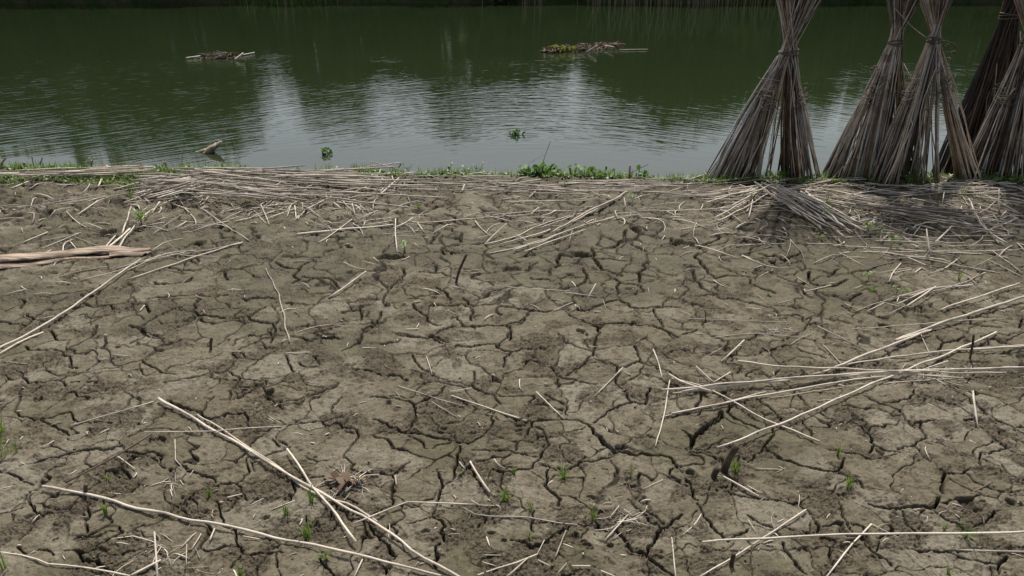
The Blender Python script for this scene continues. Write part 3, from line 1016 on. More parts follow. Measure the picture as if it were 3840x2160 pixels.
for k in range(1500):
    X = r.uniform(-24, 24); u = r.random() ** 2; mb.mi = 0
    if k > 900: X = r.choice([fx(690, 0), fx(1915, 0), fx(760, 0)]) + r.normal(0, 0.9); mb.mi = 1
    Y = 32.45 + 0.5 * float(perlin(np.array([X * 0.25]), np.array([4.0]), 66)[0]) + u * 1.6
    z = fz(X, Y); Hh = r.uniform(0.12, 0.45); a = r.uniform(-1, 1) * 0.15
    mb.ribbon([(X, Y, z - .02), (X + a * .5, Y - .03, z + Hh * .6), (X + a * 1.2, Y - .08, z + Hh)], [0.03, 0.024, 0.004], (1, 0, 0))
tag(mb.build("bank_grass", [M_FOL, M_GRASS]), "green grass and weeds fringing the far water edge", "grass", None, 'stuff')
REEDS = [(1520, "sparse pale reed clump at the far water edge"), (1590, "pale reed clump on the far bank, leaning left"), (1655, "tall reed clump in the middle of the far reed row"),
         (1730, "dry reed clump in front of a far bush"), (1800, "reed clump beside the bright green far bush"), (1900, "reed clump nearest the first stook on the far bank"), (720, "pale stems on the far bank above the first bright gap"), (1330, "few upright bare stems in the far shallows")]
for i, (xd, lb) in enumerate(REEDS):
    mb = MB(); r = np.random.default_rng(500 + i); X0 = fx(xd, 0)
    for k in range(26 if i < 6 else 9):
        X = r.normal(0, 0.55 if i < 6 else .8); Y = r.uniform(-0.5, 0.4); h = r.uniform(0.5, 1.5); l = r.normal(0, 0.25)
        mb.tube(resample([(X, Y, -0.5), (X + l * .3, Y, h * .5), (X + l, Y - .1, h)], 6), np.linspace(0.016, 0.006, 6), 5)
    o = mb.build("reed_clump", M_REED); o.location = (X0, 32.2, WATER_Z)
    tag(o, lb, "reeds", "reed clumps along the far bank")

# ------------------------------------------------------------------ jute stooks at the water's edge
def stook(label, Y0, waist, hw, legs, seed, length=2.55, tails=False, band=None, lean=(0, 0), top_spread=1.0, tie_z=0.0):
    """waist, legs in tile W pixels; legs = (x0, x1, footpixel y, count, y offset range, [material weights g,b,p,d])"""
    r = np.random.default_rng(seed)
    wx, _, wz = pixY(*tp('W', *waist), Y0)
    fy0 = Y0
    root = empty("stalk_stook", (wx, Y0, 0.0)); tag(root, label, "stook", "jute stalk stooks drying on the bank")
    hwm = hw / S4 / 3840.0 * Y0 / (FN * CP + 0.23 * SP)
    st = []
    for (x0, x1, py, n, yo, wts) in legs:
        mats = r.choice(4, size=n, p=np.array(wts) / sum(wts))
        for i in range(n):
            yoff = r.uniform(*yo)
            u = (i + r.uniform(-0.4, 1.4)) / n
            p = pixY(*tp('W', x0 + (x1 - x0) * u, py), Y0)
            fx_, fy_ = p[0] * (Y0 + yoff) / Y0 if False else p[0] + r.normal(0, 0.014), Y0 + yoff
            foot = np.array([fx_ - wx, fy_ - Y0, zat(fx_, fy_) - 0.02])
            d = np.array([foot[0], foot[1], 0]); dn = np.linalg.norm(d) + 1e-6
            ww = np.array([d[0] / dn * hwm * r.uniform(0.1, 1.0) + r.normal(0, hwm * 0.25), d[1] / dn * hwm * r.uniform(0.1, 1.0) + r.normal(0, hwm * .25), wz + tie_z])
            ww[:2] *= min(1.0, hwm / (np.linalg.norm(ww[:2]) + 1e-9))
            dirv = ww - foot; L1 = np.linalg.norm(dirv); dirv /= L1
            up = dirv * 1.0 + np.array([lean[0], lean[1], 0]); up[:2] *= top_spread; up += r.normal(0, 0.02, 3); up /= np.linalg.norm(up)
            L = length * r.uniform(0.84, 1.1)
            top = ww + up * (L - L1)
            bow = r.normal(0, 0.018, 3) + np.array([0, -0.0, -0.01])
            low = foot + (ww - foot) * 0.5 + bow
            P = resample([foot, low, ww, ww + (top - ww) * 0.5 + r.normal(0, 0.022, 3), top], 9)
            rad = r.uniform(0.0034, 0.0070)
            R = np.linspace(rad * 1.1, rad * 0.5, 9)
            front = -fy_ + 0.0 * u
            st.append((front + r.normal(0, 0.06), P, R, int(mats[i])))
    for i in range(6):                                    # strays that slipped out of the bundle
        x0, x1, py, _, yo, _ = legs[int(r.integers(len(legs)))]
        p = pixY(*tp('W', r.uniform(x0 - 40, x1 + 40), py), Y0); fy_ = Y0 + r.uniform(-.16, .1)
        foot = np.array([p[0] - wx, fy_ - Y0, zat(p[0], fy_) - .01]); tgt = np.array([r.normal(0, hwm * .8), -hwm * .8 + r.normal(0, .02), wz * r.uniform(.9, 1.1)])
        P = resample([foot, foot + (tgt - foot) * .5 + r.normal(0, .03, 3), foot + (tgt - foot) * r.uniform(.4, .95)], 9)
        st.append((-fy_ + .5, P, np.linspace(.0055, .003, 9), int(r.choice([0, 2, 2, 1]))))
    st.sort(key=lambda q: -q[0])
    MT = [M_SG, M_SB, M_SP, M_SD]
    for k, (_, P, R, m) in enumerate(st[:100]):
        b = MB(); b.tube(P, R, 6); b.build("stalk", MT[m], root)
    if len(st) > 100:
        b = MB()
        for _, P, R, m in st[100:]:
            b.mi = m; b.tube(P, R, 5)
        o = b.build("inner_stalks", MT, root); o['kind'] = 'stuff'
    # twine round the waist
    b = MB()
    for q in range(3):
        a = np.linspace(0, 6.283, 25)
        rr = hwm * 1.06 + 0.004
        P = np.stack([np.cos(a) * rr, np.sin(a) * rr, wz + tie_z + (q - 1) * 0.011 + 0.012 * np.sin(a + q * 1.7 + seed)], 1)
        b.tube(P, 0.0055, 5, False)
    if tails:
        b.tube(resample([(hwm * .9, -hwm * .7, wz), (hwm + .05, -hwm * .9, wz - .012), (hwm + .11, -hwm, wz - .03), (hwm + .115, -hwm, wz - .06)], 10), 0.005, 5)
        b.tube(resample([(hwm * .8, -hwm * .8, wz - .01), (hwm + .03, -hwm, wz - .05), (hwm + .06, -hwm, wz - .085)], 8), 0.0045, 5)
    b.build("twine", M_TWINE, root)
    # shreds of old bast caught round each leg
    if band:
        for (cx, cy, w, n) in band:
            c = pixY(*tp('W', cx, cy), Y0 - 0.12); b = MB()
            hwb = w / S4 / 3840.0 * Y0 / 0.72
            for q in range(n):
                z = c[2] + r.normal(0, 0.07); x0 = -hwb * r.uniform(0.2, 1); x1 = hwb * r.uniform(0.2, 1)
                yy = r.uniform(-0.06, 0.10)
                pts = [(c[0] - wx + x0, c[1] - Y0 + yy, z), (c[0] - wx + (x0 + x1) / 2, c[1] - Y0 + yy - .03, z + r.normal(0, .025)), (c[0] - wx + x1, c[1] - Y0 + yy, z + r.normal(0, .03))]
                b.tube(resample(pts, 7), r.uniform(0.0012, 0.0032), 4)
            b.build("bast_shreds", M_TWINE, root)['kind'] = 'stuff'
    return root
G1 = (6, 1.2, 1.8, 2.2)
stook("large grey stook nearest the middle, legs spread wide and leaning right", 6.24, (800, 395), 62,
      [(185, 560, 1318, 105, (-0.10, 0.30), G1), (560, 780, 1300, 14, (0.10, 0.42), (2, 3, 0.5, 2)), (800, 880, 1305, 34, (-0.02, .3), (1, 5, .5, 2)), (860, 1085, 1305, 66, (-0.05, 0.30), G1)], 11, 2.7,
      band=[(650, 700, 95, 22), (900, 760, 40, 18)])
stook("stook with a rust brown core, left neighbour of the palest stook", 6.30, (1605, 320), 44,
      [(1060, 1240, 1320, 52, (-0.05, 0.25), G1), (1270, 1450, 1335, 62, (-0.08, 0.2), (8, 1, 2, .5)), (1470, 1650, 1310, 60, (0.05, 0.4), (0.5, 6, .3, 3)), (1780, 1900, 1300, 34, (0.1, 0.4), (4, 2, 1, 2))], 12, 2.6,
      band=[(1440, 640, 70, 20), (1540, 560, 25, 14)])
stook("palest stook with a knotted twine tail and a thick buff right leg", 6.22, (1897, 300), 40,
      [(1425, 1600, 1340, 78, (-0.12, 0.15), (5, 2, 4, .5)), (1620, 1960, 1310, 66, (0.0, 0.45), (3, 3, 1, 2)), (1835, 1875, 1355, 5, (-0.16, -0.1), (5, 1, 2, 0)), (2075, 2215, 1345, 62, (-0.12, 0.1), (2, 2, 6, .2))], 13, 2.65, tails=True,
      band=[(1700, 690, 90, 20), (1985, 700, 45, 30), (1990, 480, 25, 14)])
stook("dark stook standing behind, between the palest stook and the right edge", 6.62, (2470, 120), 60,
      [(1960, 2330, 1275, 170, (-0.05, 0.35), (0.2, .6, 0, 9)), (2500, 2700, 1275, 60, (0, 0.3), (0.2, .6, 0, 9))], 14, 2.7)  # nearly all stalks in the darkest stalk colour
stook("grey brown stook cut by the right edge of the picture", 6.20, (2610, 330), 52,
      [(2125, 2330, 1310, 62, (-0.05, 0.2), (5, 3, 1, 3)), (2330, 2530, 1330, 62, (-0.1, 0.2), (5, 3, 1.5, 2)), (2540, 2800, 1330, 44, (-0.05, 0.3), (5, 3, 2, 1)), (2800, 3000, 1330, 40, (-0.05, 0.3), G1)], 15, 2.65,
      band=[(2460, 700, 80, 20)])
# loose twine hanging from the second stook to the third
b = MB()
a = pixY(*tp('W', 1600, 62), 6.2); c = pixY(*tp('W', 1845, 290), 6.2)
b.tube(resample([a, ((a[0] + c[0]) / 2, 6.18, (a[2] + c[2]) / 2 - 0.02), c], 9), 0.0028, 5)
tag(b.build("slanting_twine", M_GREY), "thin pale twine slanting between the tops of two neighbouring stooks", "stalk")

# ------------------------------------------------------------------ fallen stalks, one object each
MATS = {'p': M_PALE, 'g': M_GREY, 'd': M_DARK}
NSTICK = [0]
def stick(t, w, pts, label=None, m='p', group=None, lift=None, name="stalk", ends=(0.0, 0.0), k=7, taper=None):
    """traced stalk: tile, width in tile pixels, 'x,y x,y ...'; ends = extra height of each end in metres"""
    NSTICK[0] += 1
    r = np.random.default_rng(900 + NSTICK[0])
    Q = [tp(t, *map(float, c.split(','))) for c in pts.split()]
    mid = Q[len(Q) // 2]
    Wm = W_at(pix(*mid)[1]); rad = max(w / TILE[t][2] / 3840 * Wm * 0.5 * 0.92, 0.0013)
    if lift is None: lift = 0.0005 + r.random() * 0.008
    P = []
    n = len(Q)
    for i, q in enumerate(Q):
        u = i / (n - 1); e = ends[0] * (1 - u) + ends[1] * u
        z = lift + rad + e
        x, y, _ = pix(q[0], q[1], z)
        zz = zat(x, y) + z
        x, y, _ = pix(q[0], q[1], zz)
        P.append((x, y, zz))
    L = float(np.sum(np.linalg.norm(np.diff(np.array(P), axis=0), axis=1)))
    N = int(np.clip(L / 0.05, 4, 34))
    P = resample(P, N)
    wob = np.stack([perlin(np.arange(N) * 0.37 + r.random() * 90, np.full(N, 0.5), s_) for s_ in (5, 6, 7)], 1)
    P = P + wob * np.array([1, 1, 0.35]) * min(0.009, L * 0.011)
    tp_ = taper if taper is not None else r.uniform(0.12, 0.4)
    R = rad * np.linspace(1 + tp_ / 2, 1 - tp_ / 2, N)
    if r.random() < 0.5: R = R[::-1]
    R = R * (1 + 0.05 * r.normal(size=N))
    b = MB(); b.tube(P, R, k)
    # a ragged broken tip on thick ones
    o = b.build(name, MATS[m])
    o['label'] = label or "dry stalk lying on the mud"; o['category'] = "stalk"
    if group: o['group'] = group
    return o
G = "fallen stalks on the mud"
def S(t, w, pts, label, m='p', **kw): return stick(t, w, pts, label, m, kw.pop('group', G), **kw)
# lower left
def join(*seg):
    """join tile segments into photo-pixel points of tile 'O'"""
    o = []
    for t, pts in seg:
        for c in pts.split():
            a, b_ = tp(t, *map(float, c.split(','))); o.append(f"{a:.1f},{b_:.1f}")
    return ' '.join(o)
TILE['O'] = (0, 0, 1.0)
S('O', 12, join(('A', '905,440 1400,735 1830,985'), ('B', '150,1130 430,1310 665,1452 760,1510')), "long thick pale stalk running from the lower left down to the bottom edge", lift=.012)
S('O', 9, join(('A', '1120,535 1250,615 1500,780 1800,990'), ('B', '60,1050 210,1140')), "stalk lying close along the upper side of the long thick diagonal stalk", lift=.006)
S('O', 11, join(('A', '240,942 560,1010 1330,1185 1900,1305'), ('B', '575,1440')), "longest pale stalk crossing the lower left mud nearly level", lift=.010)
S('A', 11, '-60,1300 0,1312 180,1345 240,1375 390,1395 560,1420 740,1449', "crooked pale stalk at the bottom left corner")
S('O', 10, join(('A', '1625,735 1780,950 1932,1150'), ('B', '92,1258')), "short thick stalk crossing the long diagonal stalk at lower left", lift=.016)
S('A', 8, '395,600 870,460', "straight pale stalk pointing at the upper end of the long diagonal stalk")
S('A', 7, '820,632 1150,632 1300,622 1620,597', "thin level stalk crossing the long diagonal stalk near its top", lift=.018)
S('A', 11, '368,922 620,790 860,642', "dark grey stalk raised at one end, left of the crossed stalks", 'd', ends=(0.0, 0.05))
S('A', 16, '742,1446 910,1360', "short stout pale stalk end touching the bottom left edge")
S('A', 6, '630,1240 720,1218 850,1245 940,1300', "thin wavy pale twig at the bottom left", taper=.6)
S('A', 14, '875,1200 880,1300 890,1460', "frayed bark strip pointing down at the bottom left", 'g', name="bark_strip")
S('A', 5, '990,675 992,760 995,810 1030,832', "thin hooked straw left of the long diagonal stalk")
S('A', 7, '660,765 765,845', "short straw sticking out from under the dark grey stalk")
S('O', 9, join(('A', '-30,178 0,158 290,2'), ('D', '980,880 1062,830')), "long pale stalk climbing from the left edge towards the flat husk", lift=.012, group=G)
S('O', 8, join(('A', '-30,205 0,188 130,115 245,70')), "shorter pale stalk beside the long one at the left edge")
S('A', 11, '1188,1245 1215,1180', "stubby pale piece below the longest level stalk", lift=.004)
S('A', 7, '1525,1078 1670,1022', "short pale splinter left of the crossing stalks")
S('D', 11, '2010,900 2085,1060 2140,1240 2178,1455', "tall crooked grey twig standing out in the left middle", 'g', taper=.5)
S('D', 6, '2085,1245 2220,1365', "dark short twig crossing the crooked grey twig", 'd')
S('D', 6, '2220,1390 2330,1350 2450,1325 2576,1318', "thin curved twig right of the crooked grey twig", taper=.5)
S('A', 6, '1620,186 1755,182', "short level straw just below the crooked grey twig")
S('A', 5, '980,945 1055,930', "small straw in the tangle of bits at lower left")
S('A', 7, '965,960 975,1000', "tiny upright straw bit at lower left")
S('A', 5, '1410,1050 1490,1010', "fine twig left of the grass tuft on the diagonal")
S('A', 4, '1350,1185 1420,1160 1480,1130', "fine twig just above the longest level stalk", 'g')
S('A', 7, '630,195 725,205', "short grey sliver above the straight pale stalk", 'g')
S('A', 4, '1070,885 1095,850', "tiny straw bit right of the hooked straw")
S('A', 7, '1375,1222 1470,1240', "short pale piece tucked under the longest level stalk")
S('A', 8, '1285,1005 1370,985', "flat pale chip near the lower left crossing")
S('A', 6, '612,978 685,984', "small flat chip above the longest level stalk's left half")
S('A', 8, '20,235 150,250', "grey stick end near the left edge below the long pair", 'g')
# lower middle
S('B', 14, '730,800 775,880 842,975', "thick short pale stalk standing alone in the lower middle", taper=.1)
S('B', 11, '625,430 850,505 1045,570', "pale straight stalk in the middle, above the thick short one")
S('B', 5, '320,372 450,415 560,450 700,485', "thin straw ending at the middle straight stalk")
S('B', 7, '510,462 665,557', "grey straw below the middle straight stalk's left end", 'g')
S('B', 7, '1100,405 1265,560', "steep thin stalk right of the middle straight stalk", ends=(.03, 0))
S('B', 6, '1595,268 1430,435', "thin stalk leaning up right on the pale cracked plates")
S('B', 9, '1860,335 1820,560 1785,715', "upright pale stalk beside the big wide crack")
S('O', 10, join(('B', '1858,308 1932,352'), ('C', '160,405')), "thick pale double stalk end at the left of the right hand crossing", lift=.024)
S('O', 7, join(('B', '1868,330'), ('C', '90,372 250,445 510,580 770,690')), "long thin stalk running down right beneath the crossing stalks", lift=.008)
S('B', 9, '690,1065 760,1105 860,1115 1060,1120 1200,1145 1335,1160', "long gently curved grey twig in the lower middle", 'g', taper=.3)
S('B', 10, '75,1150 220,1090 375,1028', "left half of the bent broken stalk in the lower middle", lift=.016)
S('B', 9, '375,1027 550,1035 740,1045', "right half of the bent broken stalk in the lower middle")
S('B', 6, '735,1020 785,1050', "splinter at the right tip of the bent broken stalk")
S('B', 5, '780,1047 880,1050', "thin straw continuing the bent broken stalk")
S('B', 10, '1110,1325 1000,1370 900,1400 750,1452', "pale stalk reaching the bottom edge left of centre right")
S('B', 5, '1150,1245 1110,1325', "thin tip continuing the bottom edge pale stalk")
S('B', 10, '1060,1345 935,1455', "second pale stalk forking from the bottom edge pale stalk", lift=.004)
S('B', 8, '1272,1190 1240,1270 1212,1340', "bent grey straw above the bottom edge, centre right", 'g')
S('B', 7, '1275,1375 1225,1435', "short stalk bit at the bottom, centre right", 'g')
S('B', 11, '1305,1392 1410,1393', "short level pale chip at the bottom, centre right")
S('B', 9, '1870,1230 1892,1455', "upright pale stalk at the bottom right of centre")
S('B', 8, '1470,1420 1560,1455', "pale stalk end cut by the bottom edge")
S('B', 10, '120,1352 72,1455', "pale stalk end cut by the bottom edge under the long diagonal")
S('B', 9, '1622,1100 1500,1240', "pale broken stalk at the straw heap, lower right of centre")
S('B', 7, '1570,1052 1520,1120', "straw in the small heap, lower right of centre")
S('B', 7, '1665,1128 1560,1145', "level straw in the small heap, lower right of centre")
S('B', 6, '1600,1070 1650,1110', "short crossing straw in the small heap, lower right of centre")
S('B', 5, '1822,902 1710,955', "thin bent straw near the grass sprig")
S('B', 7, '1765,165 1800,250 1815,325', "upright slender stalk above the double stalk end")
S('B', 4, '480,205 500,260 515,310', "fine upright straw on the pale plates")
S('B', 6, '1010,335 1008,375 1025,400', "small hooked straw on the middle pale plate")
S('B', 4, '190,910 280,1030', "fine dark twig right of the brown leaf heap", 'd')
S('B', 6, '120,158 195,158', "small level chip, upper left of the middle")
S('B', 6, '370,52 440,50', "little level straw of a tiny cross")
S('B', 6, '425,45 440,20', "little upright straw of a tiny cross")
S('B', 4, '865,785 890,820 930,840', "thin forked straw above the thick short stalk")
S('B', 6, '25,970 80,920 130,880 215,873', "pale straw curving over the brown leaf heap")
S('B', 4, '610,405 740,385', "fine straw above the middle straight stalk")
S('B', 5, '800,1370 870,1390', "small chip at the bottom beside the long diagonal stalk")
S('B', 5, '810,1330 905,1332', "thin level straw at the bottom beside the long diagonal stalk")
S('B', 12, '305,880 312,935', "stubby piece beside the crack, lower middle left", 'g')
# lower right
S('C', 12, '195,725 600,560 1190,310 1470,200 1775,70', "long pale stalk rising from the lower middle to the right, lowest of the crossing", lift=.014)
S('C', 9, '-120,545 0,518 250,465 475,405', "shorter pale stalk under the level bundle, left of the crossing")
S('C', 11, '-60,535 0,522 250,470 560,410 840,355 1150,318', "pale stalk fanning low left from the right hand crossing", lift=.012)
S('C', 11, '-110,392 0,385 400,345 800,315 1240,290 1960,266', "top stalk of the level bundle at the right hand crossing", lift=.030)
S('C', 10, '0,405 400,355 900,312 1300,297 1600,298 1835,294', "middle stalk of the level bundle with a pointed right end", lift=.022)
S('C', 9, '-60,412 200,380 600,336 1000,305 1240,305 1580,328', "lower stalk of the level bundle bending down right", lift=.018)
S('C', 10, '310,238 560,262 900,275 1200,290 1450,290', "pale stalk with a pointed left tip above the level bundle", lift=.034)
S('C', 11, '735,310 1000,240 1400,185 1932,150 2000,146', "curved pale stalk reaching the right edge above the level bundle", lift=.016)
S('C', 8, '1450,178 1932,140 2000,136', "thinner stalk along the curved one at the right edge", lift=.012)
S('O', 10.5, join(('C', '860,270 1150,150 1400,60'), ('F', '1600,1449 2060,1270 2600,1108')), "long bright stalk climbing steadily to the right edge", lift=.022)
S('F', 7, '1280,1355 1600,1330 1900,1305 2250,1280 2420,1282', "thin level stalk crossed by the long bright one", lift=.010)
S('C', 8, '795,140 915,270', "short stalk slanting down to the crossing", 'g')
S('C', 9, '350,112 220,235', "short pale stalk alone above the crossing", ends=(.02, 0))
S('C', 9, '270,295 180,350', "short pale bit left of the crossing, above the level bundle")
S('C', 8, '75,260 185,360', "short stalk slanting to the level bundle's left end", 'g')
S('C', 8, '765,35 900,100 1025,165', "grey brown stalk slanting down right in the upper right mud", 'g', ends=(.03, 0))
S('C', 7, '1350,80 1385,160 1410,215', "brown upright stalk behind the curved pale stalk", 'g')
S('C', 11, '1640,400 1655,500 1672,612', "pale forked stalk standing near the right edge", ends=(.08, 0))
S('C', 5, '1617,352 1642,402', "thin tip above the pale forked stalk near the right edge", ends=(.12, .08))
S('C', 12, '1590,560 1690,545', "dark broken piece crossing the pale forked stalk", 'd')
S('C', 5, '1140,360 1300,345 1585,330', "thin straw along the underside of the level bundle")
S('C', 5, '500,440 700,410 1100,350', "thin straw between the low fanning stalks")
S('C', 13, '230,885 300,925 430,1000', "stout pale stalk below the broken dark stub", ends=(.03, 0))
S('C', 14, '110,1255 400,1245 800,1225 1200,1210 1990,1194', "long straight thick stalk along the lower right edge", ends=(.008, .03), lift=.01)
S('C', 11, '695,1070 480,1220 280,1340 95,1455', "pale stalk crossing the long straight thick one at its left", lift=.006)
S('C', 11, '1065,1155 960,1270 815,1455', "pale stalk crossing the long straight thick one at its middle", lift=.004)
S('C', 6, '1065,1152 1220,1230', "thin straw branching above the long straight thick stalk")
S('C', 15, '1540,1300 1700,1308 1990,1312', "grey thick stalk half buried at the bottom right edge", 'g', lift=-.002)
S('C', 4, '1260,1300 1340,1370 1410,1445', "fine twig near the bottom right", 'g')
S('C', 6, '325,790 420,840', "grey straw pointing at the broken dark stub", 'g')
S('C', 5, '415,842 580,846', "pale straw tip beside the broken dark stub")
S('C', 7, '105,1100 70,1155 0,1215', "pale curved stalk at the left of the lower right area")
S('C', 4, '370,1130 415,1200', "fine straw near the stalk crossing, bottom right")
S('C', 8, '1500,232 1360,280', "short pale stalk sticking out above the level bundle", lift=.014)
S('C', 6, '160,100 300,85 450,75 630,95', "long wavy brown twig across the upper right mud", 'g', taper=.5)
S('C', 5, '610,140 660,105 730,75', "thin forked twig right of the wavy brown one", 'g')
S('C', 10, '1755,918 1620,985', "dark stick half sunk near the right edge", 'd', lift=-.001)
S('C', 6, '765,457 850,450', "small pale straw under the long rising stalk")
S('C', 8, '1620,680 1660,700', "small white chip near the right edge")
S('C', 5, '1720,388 1745,375', "tiny pale chip near the right edge")
S('C', 8, '1480,345 1590,378', "grey straw right of the level bundle's bend", 'g')
S('C', 6, '1530,460 1640,535', "thin dark straw leading to the forked stalk", 'd')
S('C', 7, '1830,110 1932,65', "dark straw in the shade at the right edge", 'd')
S('C', 7, '1835,388 1960,385', "thin level straw at the right edge below the bundle", 'g')
# middle band
S('E', 12, '1595,625 1800,500 2050,380 2160,315', "thick pale stalk at the top of the slanting sheaf, mid bank", lift=.020)
S('E', 10, '1080,715 1300,660 1450,590 1580,545 1720,500', "pale stalk on the upper left of the slanting sheaf")
S('E', 11, '1195,715 1500,635 1580,605', "pale stalk with a blunt left end in the slanting sheaf", lift=.012)
S('E', 10, '1640,600 1800,520 2060,378', "stalk beside the thick top one of the slanting sheaf", lift=.012)
S('E', 10, '1120,785 1400,720 1600,650 1750,600 1900,530', "stalk second from the bottom of the slanting sheaf")
S('E', 10, '1290,765 1550,680 1750,600 2050,512', "stalk reaching farthest right in the slanting sheaf", lift=.014)
S('E', 12, '1380,772 1600,690 1830,610', "lowest thick stalk of the slanting sheaf", lift=.010)
S('E', 6, '1340,605 1420,580 1500,562', "thin brown straw at the back of the slanting sheaf", 'g')
S('E', 8, '1500,592 1630,545 1745,503', "thin pale stalk at the back of the slanting sheaf")
S('E', 6, '1640,650 1780,600 1905,545 1920,520', "thin hooked straw inside the slanting sheaf", 'g')
S('O', 8.5, join(('D', '2243,640 2400,625'), ('E', '0,606 250,585 400,568')), "level pale stalk left of the small cross of stalks")
S('E', 11, '390,595 470,560 540,515', "bent pale stalk end at the small cross of stalks", lift=.02)
S('E', 7, '100,552 250,530 410,513', "thin level stalk above the small cross")
S('E', 8, '520,540 640,555 1000,520 1430,490', "very long thin stalk leading from the small cross to the right")
S('E', 7, '1085,502 1480,465 1800,468', "long level stalk above the slanting sheaf")
S('E', 6, '470,498 690,487', "thin dark straw above the small cross", 'g')
S('E', 9, '1240,395 1640,388 1850,386', "level stalk on the upper middle mud")
S('E', 8, '1100,330 1400,310 1640,293', "pale stalk below the waterside weeds, middle")
S('E', 10, '412,525 410,650 420,780', "upright pale straw by the broad leaved seedling", ends=(.10, 0))
S('E', 10, '310,780 350,720 400,640', "dark slanting stick left of the broad leaved seedling", 'd', ends=(0, .05))
S('E', 9, '1010,540 1060,600 1115,645', "stalk slanting down to the forked pieces, middle")
S('E', 11, '1080,715 1160,640 1245,560', "frayed stalk standing among the forked pieces, middle", 'g', ends=(0, .04))
S('E', 6, '1000,680 1120,645 1270,640', "thin twig through the forked pieces, middle", 'g')
S('E', 7, '1320,640 1410,695', "short stalk lying across the slanting sheaf", lift=.03)
S('E', 6, '1742,610 1722,695', "short straw hanging off the slanting sheaf", 'g')
S('O', 7, join(('D', '2480,1120'), ('E', '0,1060 185,920')), "single stout pale stalk alone on the left middle mud", ends=(0, .02))
S('E', 6, '1245,1035 1400,1050 1720,1070', "thin pale stalk on the olive mud")
S('E', 9, '1680,1080 1915,1110', "short stalk under the little cross on the olive mud", 'g')
S('E', 8, '1920,1015 1855,1130', "short upright stalk making a little cross on the olive mud", ends=(.05, 0))
S('E', 5, '850,1010 1000,1045 1190,1080', "thin grey straw at the foot of the standing dark stub", 'g')
S('E', 5, '1590,1225 1670,1185 1745,1155', "thin curved straw over the long crack, middle")
S('E', 5, '1040,1000 1115,990', "tiny straw right of the standing dark stub")
S('E', 5, '970,937 1050,925', "small straw above the tiny one by the dark stub")
S('E', 13, '290,345 435,215', "stout pale stalk end pointing at the water, left of centre", ends=(0, .03))
S('E', 10, '910,320 930,265', "short upright pale chip below the waterside weeds", ends=(0, .03))
S('E', 9, '1410,370 1450,330 1490,285', "frayed pale stalk bit below the hyacinth clump")
S('E', 8, '1430,490 1490,435', "short stalk across the long level ones, middle", lift=.02)
S('E', 8, '2210,375 2270,350', "small pale chip beside the yellow seedling")
S('E', 8, '80,405 92,450 105,500', "short upright straw, upper left of the middle", ends=(.05, 0))
S('E', 8, '110,420 170,480', "short slanting straw, upper left of the middle")
S('O', 5, join(('D', '2400,705 2520,630'), ('E', '75,528')), "pale stalk crossing under the level one, left of the small cross")
S('E', 8, '2080,485 2235,474', "short bright stalk on the mud right of the sheaf")
S('E', 7, '1920,552 2080,500', "stalk trailing right from the slanting sheaf")
S('O', 4, join(('E', '2230,460 2400,462'), ('F', '0,460 400,437 880,405')), "very long level stalk crossing into the right hand pile", lift=.012)
S('O', 3.6, join(('F', '0,448 250,462 700,462 1000,472')), "level stalk just under the very long one in the right hand pile", 'g')
S('E', 9, '230,92 340,125 465,165', "pale stalk poking out over the water edge, left of centre", ends=(.09, 0))
S('E', 8, '800,185 1100,240 1380,285', "grey green stalk through the waterside weeds", 'g', ends=(.03, 0))
S('E', 9, '1060,298 1280,262 1505,225', "pale stalk rising to the hyacinth clump", ends=(0, .02))
S('O', 4.2, join(('E', '1640,252 2100,258 2560,266'), ('F', '60,258')), "long straight level stalk lining the weeds' lower edge", lift=.014)
S('E', 5, '280,645 600,612', "fine level straw under the small cross", 'g')
S('E', 5, '370,652 580,652', "fine straw crossing the upright one by the seedling", 'g')
S('E', 10, '630,420 690,385 740,340', "brown twig on the upper middle mud", 'd')
S('E', 6, '20,850 100,890 180,905', "fine straw left of the dark hollow, left middle")
S('E', 5, '160,840 265,870', "fine curved straw near the dark hollow, left middle")
S('E', 7, '240,815 280,848', "tiny straw by the dark hollow, left middle")
S('E', 5, '2270,1272 2400,1275 2560,1278', "thin grey straw lying by the long crack, right of centre", 'g')
# left band
S('D', 13, '980,980 1350,850 1700,740 1835,705', "thick pale stalk right of the flat husk, pointing up right")
S('D', 11, '888,768 960,650 1080,510 1150,450', "slender stalk behind the husk with weeds clinging to it", ends=(0, .02), lift=.012)
S('D', 17, '800,752 900,672 980,598', "stout curved stalk propped behind the husk", lift=.006)
S('D', 12, '780,757 870,650', "short stalk left of the stout curved one behind the husk")
S('D', 12, '920,637 960,520 990,430', "straight stalk standing off behind the husk", ends=(0, .06))
S('D', 11, '1150,475 1205,395', "pale stalk end above the clinging weeds")
S('D', 10, '1510,445 1700,570 1885,690', "straight grey stalk slanting down right, upper left mud", 'g')
S('D', 10, '580,495 735,390', "short pale stalk slanting up, upper left mud")
S('D', 9, '500,470 570,540 650,590', "bent pale stalk below the short slanting one, upper left")
S('D', 8, '155,710 360,625', "pale stalk at the left, above the husk")
S('D', 6, '245,700 430,670 610,630', "thin pale stalk above the husk, middle of three")
S('D', 8, '310,752 590,635', "pale stalk above the husk, lowest of three")
S('D', 9, '472,785 478,725 500,695 545,680', "hooked straw curving behind the husk", lift=.02)
S('D', 8, '525,690 580,755', "short straw from the hook down to the husk")
S('D', 5, '560,660 740,730', "thin straw slanting above the husk")
S('D', 8, '340,782 385,760', "tiny straw by the husk's upper edge")
S('D', 9, '80,450 255,485', "pale stick at the far left on rough mud")
S('D', 9, '1130,778 1250,700 1375,675', "curved pale stalk rising from the husk's tip", ends=(0, .05))
S('D', 6, '400,975 700,900 1100,850 1450,762', "long thin stem trailing under the husk", 'g')
S('D', 6, '600,990 900,912 1210,798', "thin stem second in the trailing bundle by the husk")
